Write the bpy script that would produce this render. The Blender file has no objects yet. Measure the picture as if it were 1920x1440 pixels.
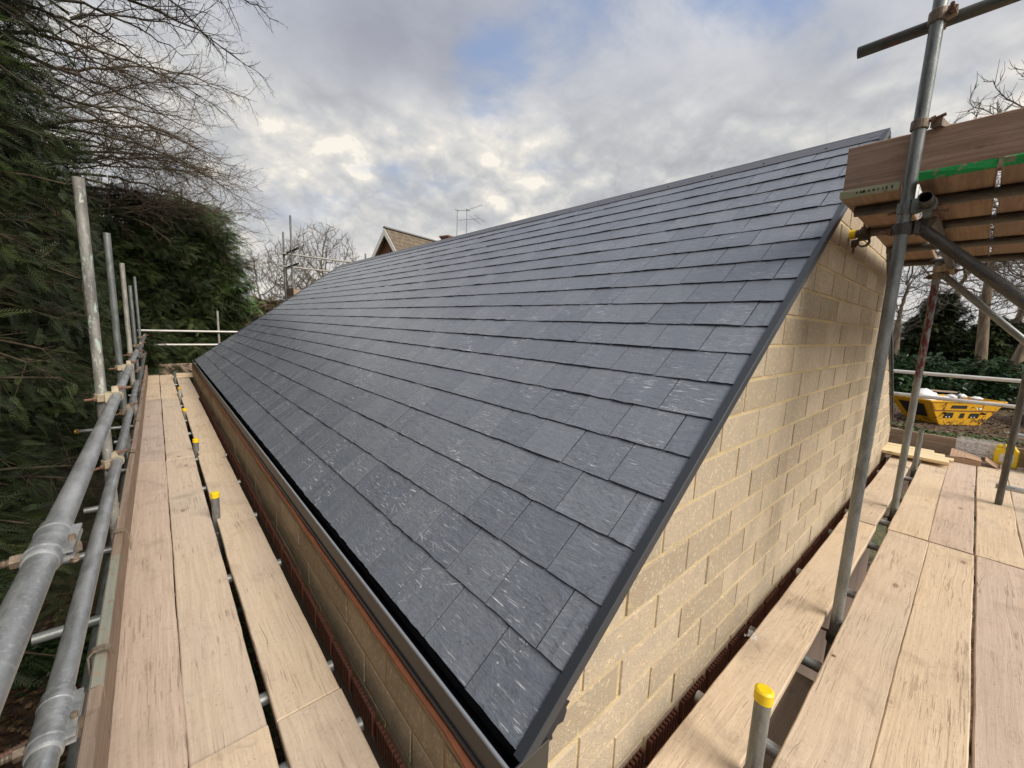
import bpy, math, random
import numpy as np
from mathutils import Vector, Matrix, Quaternion, kdtree
R_ = random.Random(7)
rng = np.random.default_rng(7)
SC = bpy.context.scene
COL = SC.collection
rad = math.radians

# ------------------------------------------------------------------ camera
# world: +Y runs along the eaves away from the camera, +X across the building, origin at the camera (1.45 m above the boards)
cd = bpy.data.cameras.new("camera"); cam = bpy.data.objects.new("camera", cd); COL.objects.link(cam)
cd.sensor_width = 36; cd.lens = 14.25; cd.clip_start = 0.02; cd.clip_end = 3000
cam.matrix_world = Matrix(((0.75425606, 0.06437032, -0.65341737, 0),
                           (-0.65541668, 0.1330398, -0.74345772, 0),
                           (0.0390739, 0.98901814, 0.14253546, 0),
                           (0, 0, 0, 1)))
SC.camera = cam

# ------------------------------------------------------------------ node helper
class NT:
    def __init__(s, tree):
        s.t = tree; s.t.nodes.clear()
    def n(s, typ, ins=None, **props):
        nd = s.t.nodes.new(typ)
        for k, v in props.items(): setattr(nd, k, v)
        for k, v in (ins or {}).items(): s.set(nd.inputs[k], v)
        return nd
    def set(s, sock, v):
        if isinstance(v, bpy.types.NodeSocket): s.t.links.new(v, sock)
        elif isinstance(v, (tuple, list)) and len(v) == 3 and sock.type == 'RGBA': sock.default_value = (*v, 1)
        else: sock.default_value = v
    def m(s, op, a, b=None, c=None, clamp=False):
        nd = s.t.nodes.new('ShaderNodeMath'); nd.operation = op; nd.use_clamp = clamp
        for i, v in enumerate((a, b, c)):
            if v is not None: s.set(nd.inputs[i], v)
        return nd.outputs[0]
    def vm(s, op, a, b=None, scale=None):
        nd = s.t.nodes.new('ShaderNodeVectorMath'); nd.operation = op
        s.set(nd.inputs[0], a)
        if b is not None: s.set(nd.inputs[1], b)
        if scale is not None: s.set(nd.inputs['Scale'], scale)
        return nd.outputs['Value' if op in ('DOT_PRODUCT', 'LENGTH') else 'Vector']
    def mix(s, f, a, b, blend='MIX'):
        nd = s.t.nodes.new('ShaderNodeMix'); nd.data_type = 'RGBA'; nd.blend_type = blend
        s.set(nd.inputs[0], f); s.set(nd.inputs[6], a); s.set(nd.inputs[7], b)
        return nd.outputs[2]
    def ramp(s, f, stops, interp='LINEAR'):
        nd = s.t.nodes.new('ShaderNodeValToRGB'); cr = nd.color_ramp; cr.interpolation = interp
        while len(cr.elements) < len(stops): cr.elements.new(0.5)
        for e, (p, c) in zip(cr.elements, stops):
            e.position = p; e.color = (*c, 1) if isinstance(c, tuple) else (c, c, c, 1)
        s.set(nd.inputs[0], f)
        return nd.outputs[0]
    def noise(s, vec, scale, detail=4, rough=.55, dist=0, out='Fac', dim='3D'):
        nd = s.n('ShaderNodeTexNoise', {'Scale': scale, 'Detail': detail, 'Roughness': rough, 'Distortion': dist}, noise_dimensions=dim)
        s.set(nd.inputs['Vector'], vec)
        return nd.outputs[out]
    def vor(s, vec, scale, out='Distance', feature='F1', randomness=1):
        nd = s.n('ShaderNodeTexVoronoi', {'Scale': scale, 'Randomness': randomness}, feature=feature)
        s.set(nd.inputs['Vector'], vec)
        return nd.outputs[out]
    def mp(s, vec, loc=(0, 0, 0), rot=(0, 0, 0), scale=(1, 1, 1)):
        return s.n('ShaderNodeMapping', {'Vector': vec, 'Location': loc, 'Rotation': rot, 'Scale': scale}).outputs[0]
    def sm(s, v, a, b, lo=0.0, hi=1.0):
        nd = s.n('ShaderNodeMapRange', {'Value': v, 'From Min': a, 'From Max': b, 'To Min': lo, 'To Max': hi}, interpolation_type='SMOOTHSTEP')
        return nd.outputs[0]
    def obj(s): return s.n('ShaderNodeTexCoord').outputs['Object']
    def rnd(s): return s.n('ShaderNodeObjectInfo').outputs['Random']
    def attr(s, name): return s.n('ShaderNodeAttribute', attribute_name=name).outputs['Fac']
    def uv(s): return s.n('ShaderNodeTexCoord').outputs['UV']
    def comb(s, x, y, z): return s.n('ShaderNodeCombineXYZ', {0: x, 1: y, 2: z}).outputs[0]
    def sep(s, v): return s.n('ShaderNodeSeparateXYZ', {0: v}).outputs

# ------------------------------------------------------------------ sky and sun
SUN_EL, SUN_AZ = 42, 170      # azimuth clockwise from +Y
w = bpy.data.worlds.new("World"); SC.world = w; w.use_nodes = True
def build_world():
    t = NT(w.node_tree)
    sky = t.n('ShaderNodeTexSky', sky_type='NISHITA', sun_disc=False, sun_elevation=rad(SUN_EL), sun_rotation=rad(SUN_AZ), air_density=1.0, dust_density=1.5, ozone_density=1.5)
    D = t.vm('NORMALIZE', t.n('ShaderNodeTexCoord').outputs['Generated'])
    x, y, z = t.sep(D)
    zz = t.m('ADD', t.m('MAXIMUM', z, 0.0), 0.22)
    P = t.comb(t.m('DIVIDE', x, zz), t.m('DIVIDE', y, zz), t.m('MULTIPLY', z, .6))
    big = t.noise(P, 1.0, 3, .5, .2)
    wsp = t.noise(t.mp(P, rot=(0, 0, .6), scale=(1, 1.25, 1)), 2.1, 9, .60, .25)
    fine = t.noise(P, 7.5, 8, .6, .25)
    puf = t.noise(t.mp(D, scale=(1, 1, 1.5)), 8.5, 10, .62, .15)
    def d(az, el):
        a, e = rad(az), rad(el); return (math.sin(a)*math.cos(e), math.cos(a)*math.cos(e), math.sin(e))
    def blob(az, el, r, soft):
        dt = t.vm('DOT_PRODUCT', D, d(az, el))
        return t.sm(dt, math.cos(rad(r+soft)), math.cos(rad(max(r-soft, 0.1))))
    def add(a, b): return t.m('ADD', a, b)
    def mul(a, b): return t.m('MULTIPLY', a, b)
    # high soft layer and, lower down, cumulus lit from above
    high = add(add(mul(big, .42), mul(wsp, .55)), add(mul(fine, .12), .09))
    hv = t.comb(0, 0, .024)
    def cum(v):
        m_ = t.mp(v, loc=(.4, .2, .1), scale=(1, 1, 1.5))
        b1 = t.m('ABSOLUTE', t.m('SUBTRACT', t.noise(m_, 7.5, 1.5, .5, .25), .5)); b2 = t.m('ABSOLUTE', t.m('SUBTRACT', t.noise(m_, 17, 3, .55, .3), .5))
        return t.m('ADD', mul(t.noise(m_, 3.8, 7, .55, .05), .80), t.m('ADD', mul(b1, .75), mul(b2, .38)))
    q0, q1 = cum(D), cum(t.vm('ADD', D, hv))
    relief = mul(t.m('SUBTRACT', q0, q1), 1.35)
    low = add(add(.79, relief), mul(t.m('SUBTRACT', q0, .52), .75))
    low = add(low, mul(t.m('SUBTRACT', big, .5), .5))
    tone = t.m('ADD', mul(high, t.sm(z, .30, .52)), mul(low, t.sm(z, .30, .52, 1, 0)))
    bright = None
    for (az, el, r, so, k) in SKYB:
        b = mul(blob(az, el, r, so), k)
        bright = b if bright is None else add(bright, b)
    tone = add(tone, bright)
    chi = t.ramp(tone, [(.40, (2.05, 2.15, 2.55)), (.60, (2.75, 2.9, 3.3)), (.78, (3.7, 3.8, 4.05)), (1.0, (5.3, 5.2, 5.0))])
    clo = t.ramp(tone, [(.40, (2.6, 2.65, 2.8)), (.65, (3.2, 3.25, 3.3)), (.82, (3.95, 3.9, 3.8)), (.94, (4.7, 4.5, 4.15)), (1.0, (5.5, 5.2, 4.65))])
    cloud = t.mix(t.sm(z, .34, .56), clo, chi)
    # pale horizon
    hz = t.sm(z, .02, .24, 1, 0)
    cloud = t.mix(mul(hz, .5), cloud, (4.5, 4.35, 4.2))
    gap = None
    for (az, el, r, so, k) in SKYG:
        b = mul(blob(az, el, r, so), k)
        gap = b if gap is None else add(gap, b)
    thin = add(mul(t.m('SUBTRACT', .535, wsp), 4.0), mul(t.m('SUBTRACT', .5, big), 1.2))
    thin = add(thin, mul(t.m('SUBTRACT', .5, fine), 1.2))
    thin = mul(t.sm(add(thin, gap), .30, 1.75), t.sm(z, .14, .36, .35, 1))
    blue = t.mix(.7, sky.outputs[0], (1.75, 2.35, 3.7))
    colr = t.mix(mul(thin, .85), cloud, blue)
    bg = t.n('ShaderNodeBackground', {'Color': colr, 'Strength': 0.082})
    t.n('ShaderNodeOutputWorld', {'Surface': bg.outputs[0]})
# bright cumulus (az, el, radius, softness, weight), negative = darker bank
SKYB = [(12.5, 18.5, 3, 2.5, .18), (19, 19, 3.5, 2.5, .15), (26.5, 23, 3.5, 2.5, .18), (34, 22, 4, 2.5, .18), (41, 22, 4, 3, .12), (44, 17, 5, 4, .07), (60, 30, 5, 5, .07), (75, 27, 7, 5, .06),
        (30, 35, 7, 6, -.16), (20, 40, 8, 7, -.10), (30, 14.5, 7, 4, -.12), (17, 29, 6, 4, -.14), (55, 20, 8, 5, -.10), (72, 22, 7, 5, -.12), (50, 48, 12, 8, -.06), (26, 30, 5, 5, -.06)]
SKYG = [(44, 38, 8, 7, .42), (56, 42, 8, 6, .32), (37, 29, 3, 3, .6), (68, 34, 4, 4, .95), (62, 37, 3, 3, .7), (73, 37, 3, 3, .8), (15, 22, 3, 2, .3), (11, 11, 2, 2, .6), (17, 12, 2, 2, .5), (-6, 30, 12, 6, .3)]
build_world()
sd = bpy.data.lights.new("sun", 'SUN'); sd.energy = 2.1; sd.angle = rad(38); sd.color = (1.0, .93, .83)
sun = bpy.data.objects.new("sun", sd); COL.objects.link(sun)
a, e = rad(SUN_AZ), rad(SUN_EL)
sun.rotation_euler = Vector((math.sin(a)*math.cos(e), math.cos(a)*math.cos(e), math.sin(e))).to_track_quat('Z', 'Y').to_euler()
SC.view_settings.view_transform = 'Standard'; SC.view_settings.look = 'None'
SC.view_settings.exposure = 1.1; SC.view_settings.gamma = 1
SC.cycles.max_bounces = 8; SC.cycles.transparent_max_bounces = 8

# ------------------------------------------------------------------ materials
MATS = {}
def mat(name, fn, **kw):
    m = bpy.data.materials.new(name); m.use_nodes = True
    t = NT(m.node_tree)
    p = t.n('ShaderNodeBsdfPrincipled'); t.n('ShaderNodeOutputMaterial', {'Surface': p.outputs[0]})
    fn(t, p, **kw); MATS[name] = m; return m
def bump(t, p, h, dist, strength=1.0):
    b = t.n('ShaderNodeBump', {'Height': h, 'Distance': dist, 'Strength': strength})
    t.set(p.inputs['Normal'], b.outputs[0])

def f_wood(t, p, c1, c2, c3, dirt=.5, band=None):
    r = t.rnd(); o = t.obj()
    off = t.m('MULTIPLY', r, 57.0)
    v = t.vm('ADD', o, t.comb(off, off, off))
    warp = t.noise(v, 2.2, 2, .5, out='Color')
    vw = t.vm('ADD', v, t.vm('SCALE', t.vm('SUBTRACT', warp, (.5, .5, .5)), scale=.035))
    grain = t.noise(t.mp(vw, scale=(1.6, 60, 60)), 1, 5, .62, .15)
    fib = t.noise(t.mp(vw, scale=(9, 260, 260)), 1, 3, .6)
    blot = t.noise(v, 3.3, 6, .62, .4)
    broad = t.noise(t.mp(v, scale=(.9, 3, 3)), 1, 3)
    c = t.mix(t.sm(grain, .36, .66), c2, c1)
    c = t.mix(t.m('MULTIPLY', t.sm(broad, .40, .68), .55), c, c3)
    c = t.mix(t.m('MULTIPLY', t.sm(blot, .50, .78), dirt), c, (.155, .125, .10))
    pinkish = t.mix(t.sm(r, .2, .9), (1.05, 1.0, .93), (.95, .93, .93))
    c = t.mix(1.0, c, pinkish, 'MULTIPLY')
    c = t.mix(t.m('MULTIPLY', t.sm(fib, .56, .72), .20), c, (.17, .13, .09))
    gr2 = t.noise(t.mp(vw, loc=(7, 2, 5), scale=(3.2, 150, 150)), 1, 4, .65)
    c = t.mix(t.m('MULTIPLY', t.sm(gr2, .48, .66), .20), c, (.27, .205, .145))
    dust = t.noise(v, 55, 5, .75); c = t.mix(t.m('MULTIPLY', t.sm(dust, .52, .68), .22), c, (.23, .175, .13))
    # long drying cracks
    ck = t.noise(t.mp(vw, loc=(3, 1, 0), scale=(.40, 13, 13)), 1, 2, .5, .10)
    crack = t.sm(t.m('ABSOLUTE', t.m('SUBTRACT', ck, .53)), .0006, .0030, 1, 0)
    ckm = t.sm(t.noise(v, 1.7, 2), .53, .64)
    crack = t.m('MULTIPLY', crack, ckm)
    c = t.mix(t.m('MULTIPLY', crack, .40), c, (.085, .055, .035))
    # knots
    kv = t.mp(vw, scale=(2.4, 5.2, 5.2))
    kd = t.vor(kv, 1.0, randomness=1); knot = t.sm(kd, .045, .095, 1, 0)
    ring = t.m('MULTIPLY', t.sm(kd, .09, .22, 1, 0), t.m('MULTIPLY_ADD', t.m('SINE', t.m('MULTIPLY', kd, 130)), .5, .5))
    c = t.mix(t.m('MULTIPLY', knot, .6), c, (.15, .085, .05))
    c = t.mix(t.m('MULTIPLY', ring, .18), c, (.16, .10, .06))
    # boot scuffs and scratches across the grain
    s1 = t.noise(t.mp(v, rot=(0, 0, 1.1), scale=(5, 90, 5)), 1, 2, .5)
    s2 = t.noise(t.mp(v, rot=(0, 0, -.5), scale=(4, 110, 5)), 1, 2, .5)
    scm = t.sm(t.noise(v, 2.9, 3), .50, .60)
    sc = t.m('MULTIPLY', t.m('MAXIMUM', t.sm(s1, .63, .655), t.sm(s2, .635, .66)), scm)
    c = t.mix(t.m('MULTIPLY', sc, .38), c, (.16, .10, .07))
    spk = t.noise(v, 90, 2, .5)
    mud = t.m('MULTIPLY', t.sm(t.noise(v, 5.5, 8, .72, .8), .58, .66), t.sm(t.noise(v, .9, 2), .46, .60))
    c = t.mix(t.m('MULTIPLY', mud, dirt), c, (.26, .215, .17))
    spl = t.m('MULTIPLY', t.sm(t.noise(v, 36, 3, .6, .3), .70, .735), t.sm(t.noise(v, 2.1, 2), .50, .60))
    c = t.mix(t.m('MULTIPLY', spl, .5), c, (.70, .66, .58))
    c = t.mix(t.m('MULTIPLY', t.sm(spk, .68, .75), .5), c, (.10, .075, .055))
    if band:
        bm = t.sm(t.noise(v, 26, 4, .65), .36, .44)
        c = t.mix(t.m('MULTIPLY', bm, t.attr('band')), c, band)
    t.set(p.inputs['Base Color'], c)
    t.set(p.inputs['Roughness'], .82); t.set(p.inputs['Specular IOR Level'], .25)
    h = t.m('ADD', t.m('MULTIPLY', grain, .5), t.m('MULTIPLY', fib, .35))
    h = t.m('SUBTRACT', h, t.m('ADD', t.m('MULTIPLY', crack, .9), t.m('MULTIPLY', sc, .3)))
    h = t.m('ADD', h, t.m('MULTIPLY', blot, .3))
    bump(t, p, h, .0035, .8)
mat('board wood', f_wood, c1=(.63, .52, .39), c2=(.56, .45, .335), c3=(.57, .485, .39), dirt=.38)
mat('grey board wood', f_wood, c1=(.555, .455, .38), c2=(.48, .385, .32), c3=(.50, .42, .365), dirt=.45)
mat('toe board wood', f_wood, c1=(.41, .31, .235), c2=(.27, .20, .15), c3=(.36, .28, .22), dirt=.5, band=(.27, .33, .28))
mat('red wood', f_wood, c1=(.46, .335, .27), c2=(.31, .215, .165), c3=(.41, .315, .26), dirt=.5)
mat('green end wood', f_wood, c1=(.38, .28, .205), c2=(.27, .19, .135), c3=(.33, .25, .19), dirt=.5, band=(.025, .30, .075))
mat('pale end wood', f_wood, c1=(.38, .28, .205), c2=(.27, .19, .135), c3=(.33, .25, .19), dirt=.5, band=(.36, .36, .24))
mat('new wood', f_wood, c1=(.78, .66, .43), c2=(.70, .57, .35), c3=(.76, .63, .42), dirt=.08)

def f_steel(t, p, base, dark, met=.55, rough=.42, paint=None, pm=.5, rust=.2):
    r = t.rnd(); o = t.obj(); off = t.m('MULTIPLY', r, 31.0)
    v = t.vm('ADD', o, t.comb(off, off, off))
    n1 = t.noise(t.mp(v, scale=(1, 1, .28)), 22, 6, .65, .3)
    n2 = t.noise(v, 120, 3, .6)
    n3 = t.noise(t.mp(v, scale=(1, 1, .10)), 60, 4, .6)
    n4 = t.noise(v, 3.2, 4)
    c = t.mix(t.sm(n1, .35, .68), dark, base)
    c = t.mix(t.m('MULTIPLY', t.sm(n2, .5, .75), .35), c, tuple(min(1, k*1.5) for k in base))
    c = t.mix(t.m('MULTIPLY', t.sm(n3, .58, .75), .45), c, tuple(k*.5 for k in dark))
    rm = t.m('MULTIPLY', t.m('MULTIPLY', t.sm(n1, .54, .72), t.sm(n4, .50, .66)), rust)
    c = t.mix(rm, c, (.19, .085, .04))
    metal = t.m('SUBTRACT', met, t.m('MULTIPLY', rm, .5))
    if paint:
        pa, pb, z0, z1 = paint
        zc = t.sep(o)[2]
        zn = t.m('ADD', zc, t.m('MULTIPLY', t.noise(v, 4, 2), .25))
        pm2 = t.m('MULTIPLY', t.sm(zn, z0, z0+.06), t.sm(zn, z1-.06, z1, 1, 0))
        fl = t.sm(t.noise(t.mp(v, scale=(1, 1, .3)), 48, 5, .7, .3), pm, pm+.05)
        pk = t.m('MULTIPLY', pm2, fl)
        c = t.mix(pk, c, t.mix(t.sm(n4, .4, .6), pa, pb))
        metal = t.m('MULTIPLY', metal, t.m('SUBTRACT', 1.0, pk))
    t.set(p.inputs['Base Color'], c); t.set(p.inputs['Metallic'], metal)
    t.set(p.inputs['Roughness'], t.m('ADD', t.m('MULTIPLY', n1, .3), rough-.15))
    bump(t, p, t.m('ADD', n2, n3), .0008, .6)
mat('galvanised steel', f_steel, base=(.50, .51, .51), dark=(.30, .31, .31), met=.55, rough=.40, rust=.1)
mat('dull steel', f_steel, base=(.27, .285, .28), dark=(.15, .16, .155), met=.5, rough=.42, rust=.25)
mat('dark steel', f_steel, base=(.13, .12, .105), dark=(.06, .055, .05), met=.4, rough=.5, rust=.5)
mat('old painted steel', f_steel, base=(.33, .32, .29), dark=(.17, .16, .15), met=.25, rough=.6, rust=.3, paint=((.52, .49, .41), (.40, .50, .43), -10, 10), pm=.54)
mat('bleached steel', f_steel, base=(.42, .40, .35), dark=(.22, .21, .18), met=.2, rough=.6, rust=.15)
mat('red painted steel', f_steel, base=(.30, .31, .30), dark=(.17, .18, .17), met=.4, rough=.45, rust=.2, paint=((.11, .018, .02), (.13, .03, .03), 3.3, 4.1), pm=.44)
mat('white painted steel', f_steel, base=(.70, .68, .64), dark=(.52, .50, .47), met=.15, rough=.45, rust=.05)
mat('red patched steel', f_steel, base=(.12, .125, .11), dark=(.06, .065, .06), met=.4, rough=.5, rust=.3, paint=((.16, .02, .02), (.02, .12, .06), -.3, 3), pm=.55)
mat('coupler steel', f_steel, base=(.30, .245, .18), dark=(.14, .10, .07), met=.3, rough=.55, rust=.7)
mat('cream coupler steel', f_steel, base=(.52, .46, .34), dark=(.32, .25, .16), met=.15, rough=.55, rust=.5)
mat('rusty steel', f_steel, base=(.24, .13, .085), dark=(.12, .065, .045), met=.15, rough=.65, rust=.9)

def f_plain(t, p, c, rough=.5, met=0, var=.15, scale=20, b=.0, spec=.5):
    v = t.obj(); n = t.noise(v, scale, 5, .6)
    t.set(p.inputs['Base Color'], t.mix(n, tuple(k*(1-var) for k in c), tuple(min(1, k*(1+var)) for k in c)))
    t.set(p.inputs['Roughness'], rough); t.set(p.inputs['Metallic'], met); t.set(p.inputs['Specular IOR Level'], spec)
    if b: bump(t, p, n, b, .6)
mat('yellow plastic', f_plain, c=(.80, .56, .01), rough=.4, var=.12, scale=60)
mat('orange plastic', f_plain, c=(.62, .34, .05), rough=.5)
mat('dark trim', f_plain, c=(.034, .039, .047), rough=.42, var=.12, scale=8)
mat('gutter metal', f_plain, c=(.034, .034, .033), rough=.42, var=.10, scale=3, met=.0)
mat('gutter inside', f_plain, c=(.012, .013, .018), rough=.6)
mat('membrane black', f_plain, c=(.02, .018, .02), rough=.7)
mat('gutter lip metal', f_plain, c=(.30, .32, .34), rough=.3, met=.5)
mat('ridge metal', f_plain, c=(.115, .118, .135), rough=.38, var=.08, scale=5, met=.2)
mat('orange strip', f_plain, c=(.30, .105, .05), rough=.8, var=.35, scale=25, b=.004)
mat('black plastic', f_plain, c=(.02, .02, .022), rough=.5)
mat('white plastic', f_plain, c=(.75, .73, .72), rough=.5, var=.2, scale=6)
mat('cardboard', f_plain, c=(.40, .26, .17), rough=.9, var=.1)
mat('white render', f_plain, c=(.62, .54, .46), rough=.9, var=.08, scale=2)
mat('white gloss', f_plain, c=(.72, .68, .65), rough=.5, var=.05)
mat('soffit brown', f_plain, c=(.20, .15, .12), rough=.8, var=.1)
mat('grey tiles', f_plain, c=(.14, .13, .13), rough=.8, var=.2, scale=8)
mat('mast metal', f_plain, c=(.16, .17, .17), rough=.5, met=.3)
mat('black paint', f_plain, c=(.02, .018, .015), rough=.7, var=.4, scale=30)
mat('white paint', f_plain, c=(.75, .73, .66), rough=.6, var=.15)
mat('label paper', f_plain, c=(.70, .66, .60), rough=.6, var=.1)
mat('rubble', f_plain, c=(.30, .24, .20), rough=.95, var=.5, scale=14, b=.02)
mat('window glass', f_plain, c=(.05, .06, .07), rough=.1)
mat('brick pieces', f_plain, c=(.17, .065, .04), rough=.9, var=.4, scale=30)

def f_clear(t, p):
    t.set(p.inputs['Base Color'], (.9, .92, .93)); t.set(p.inputs['Roughness'], .12)
    t.set(p.inputs['Alpha'], t.sm(t.noise(t.obj(), 30, 3), .3, .7, .08, .30))
mat('clear film', f_clear)

def f_slate(t, p):
    uvn = t.n('ShaderNodeUVMap', uv_map='UVMap').outputs[0]
    rv = t.attr('vary'); off = t.m('MULTIPLY', rv, 83.0)
    v = t.vm('ADD', uvn, t.comb(off, t.m('MULTIPLY', off, .37), off))
    w1 = t.noise(v, 6, 3, .5, out='Color')
    vw = t.vm('ADD', v, t.vm('SCALE', t.vm('SUBTRACT', w1, (.5, .5, .5)), scale=.007))
    vr = t.vm('ADD', v, t.vm('SCALE', t.vm('SUBTRACT', w1, (.5, .5, .5)), scale=.10))
    riven = t.noise(t.mp(vr, rot=(0, 0, .25), scale=(9, 30, 1)), 1, 6, .6, .6)
    fine = t.noise(vw, 60, 5, .65)
    streak = t.noise(t.mp(vw, rot=(0, 0, .05), scale=(6, 140, 1)), 1, 3, .5)
    base = t.mix(t.sm(rv, 0, 1), (.150, .170, .208), (.200, .221, .258))
    base = t.mix(t.sm(riven, .35, .7), base, t.mix(.5, base, (.20, .215, .235)))
    base = t.mix(t.m('MULTIPLY', t.sm(streak, .55, .7), .35), base, (.25, .265, .28))
    base = t.mix(t.m('MULTIPLY', t.sm(t.noise(v, 14, 4), .55, .7), .25), base, (.10, .125, .12))
    # chalky handling marks: dashes along and across, flecks
    def dash(rot, sc, lo, hi, seed):
        d = t.noise(t.mp(vw, loc=(seed, seed*.7, 0), rot=(0, 0, rot), scale=sc), 1, 2, .5, .1)
        return t.sm(d, lo, hi)
    vb = t.n('ShaderNodeVectorRotate', {'Vector': vw, 'Center': (0, 0, 0), 'Axis': (0, 0, 1), 'Angle': t.m('MULTIPLY_ADD', rv, 2.2, -1.1)}).outputs[0]
    d1 = dash(0.03, (11, 230, 1), .66, .71, 3.1)
    d2 = dash(1.54, (12, 250, 1), .665, .715, 9.4)
    d3 = t.sm(t.noise(t.mp(vb, loc=(5, 5, 0), scale=(9, 200, 1)), 1, 2, .5, .1), .685, .735)
    vc = t.vm('ADD', vb, (0, 0, 0)); vo = t.n('ShaderNodeTexVoronoi', {'Vector': vc, 'Scale': 52.0, 'Randomness': 1.0})
    sx = t.sep(vo.outputs['Color']); sz_ = t.m('MULTIPLY', sx[0], .22); fl = t.m('MULTIPLY', t.sm(t.m('SUBTRACT', vo.outputs['Distance'], sz_), -.04, .02, 1, 0), t.m('GREATER_THAN', sx[1], .62))
    msk = t.sm(t.noise(v, 7.0, 4, .6), .43, .58)
    msk2 = t.m('MULTIPLY', t.sm(t.noise(t.mp(uvn, scale=(.6, 1.6, 1)), 1, 3), .30, .65, .45, 1.0), t.sm(t.sep(uvn)[1], .5, 3.2, 1.0, .55))
    fk = t.m('MULTIPLY', t.sm(t.noise(t.mp(vw, scale=(1, 1.5, 1)), 120, 3, .7), .60, .66), t.sm(t.noise(v, 9.5, 5, .75), .53, .64))
    fl = t.m('MAXIMUM', fl, fk)
    mk = t.m('MAXIMUM', t.m('MAXIMUM', d1, d2), t.m('MAXIMUM', d3, t.m('MULTIPLY', fl, .75)))
    mk = t.m('MULTIPLY', t.m('MULTIPLY', t.m('MULTIPLY', mk, msk), msk2), t.sm(t.m('FRACT', t.m('MULTIPLY', rv, 7.31)), .0, .7, .25, 1.25))
    # cloudy chalk
    haze = t.m('MULTIPLY', t.sm(t.noise(vw, 26, 6, .7, 1.2), .54, .70), t.m('MULTIPLY', msk, .20))
    base = t.mix(t.m('MULTIPLY', t.sm(t.noise(t.mp(vw, scale=(1, 2.4, 1)), 70, 5, .75), .40, .66), .45), base, (.085, .095, .11))
    line = t.m('MULTIPLY', t.sm(t.m('ABSOLUTE', t.m('SUBTRACT', t.noise(t.mp(vr, scale=(5, 11, 1)), 1, 5, .6), .5)), .0, .012, 1, 0), t.sm(t.noise(v, 5, 2), .50, .60))
    base = t.mix(t.m('MULTIPLY', line, .5), base, (.05, .055, .06))
    c = t.mix(haze, base, (.36, .38, .39))
    c = t.mix(t.m('MULTIPLY', mk, .95), c, (.80, .82, .84))
    t.set(p.inputs['Base Color'], c)
    t.set(p.inputs['Roughness'], t.m('ADD', .22, t.m('MULTIPLY', fine, .16)))
    t.set(p.inputs['Specular IOR Level'], .75)
    h = t.m('ADD', t.m('MULTIPLY', riven, .7), t.m('MULTIPLY', fine, .25))
    bump(t, p, t.m('ADD', h, t.m('MULTIPLY', streak, .14)), .007, .8)
mat('slate', f_slate)

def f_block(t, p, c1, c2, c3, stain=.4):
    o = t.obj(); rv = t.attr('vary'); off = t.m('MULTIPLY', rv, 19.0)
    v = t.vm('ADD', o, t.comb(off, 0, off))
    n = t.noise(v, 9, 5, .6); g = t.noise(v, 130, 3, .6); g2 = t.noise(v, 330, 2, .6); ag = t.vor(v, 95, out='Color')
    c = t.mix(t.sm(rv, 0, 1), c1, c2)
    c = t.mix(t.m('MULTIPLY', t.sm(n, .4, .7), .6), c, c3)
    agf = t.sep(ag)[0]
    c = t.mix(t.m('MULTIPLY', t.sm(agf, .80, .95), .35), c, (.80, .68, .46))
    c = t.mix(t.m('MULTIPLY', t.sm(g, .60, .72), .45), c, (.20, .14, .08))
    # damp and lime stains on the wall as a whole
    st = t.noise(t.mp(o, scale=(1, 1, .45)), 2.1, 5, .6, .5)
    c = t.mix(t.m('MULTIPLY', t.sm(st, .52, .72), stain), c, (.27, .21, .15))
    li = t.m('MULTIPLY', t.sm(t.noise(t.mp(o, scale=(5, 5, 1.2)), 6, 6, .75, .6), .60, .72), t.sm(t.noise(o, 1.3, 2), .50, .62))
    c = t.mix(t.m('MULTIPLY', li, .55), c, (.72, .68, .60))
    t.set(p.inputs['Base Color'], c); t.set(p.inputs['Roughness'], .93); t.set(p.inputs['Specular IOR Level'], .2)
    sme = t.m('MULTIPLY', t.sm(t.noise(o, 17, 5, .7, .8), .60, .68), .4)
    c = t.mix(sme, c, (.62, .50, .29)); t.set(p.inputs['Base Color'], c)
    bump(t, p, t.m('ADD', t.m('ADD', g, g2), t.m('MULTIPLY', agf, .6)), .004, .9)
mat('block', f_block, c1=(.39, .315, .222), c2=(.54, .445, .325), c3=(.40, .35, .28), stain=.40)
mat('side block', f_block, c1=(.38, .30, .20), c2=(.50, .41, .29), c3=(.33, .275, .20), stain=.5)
def f_mortar(t, p, c, c2):
    o = t.obj(); g = t.noise(o, 120, 4, .7); n = t.noise(o, 5, 4)
    cc = t.mix(t.sm(n, .35, .7), c, c2)
    cc = t.mix(t.m('MULTIPLY', t.sm(g, .56, .72), .5), cc, (.24, .15, .06))
    t.set(p.inputs['Base Color'], cc); t.set(p.inputs['Roughness'], .95)
    bump(t, p, t.m('ADD', g, t.noise(o, 40, 3)), .006, 1)
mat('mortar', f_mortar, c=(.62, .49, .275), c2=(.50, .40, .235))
mat('side mortar', f_mortar, c=(.40, .29, .15), c2=(.33, .23, .12))

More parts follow.
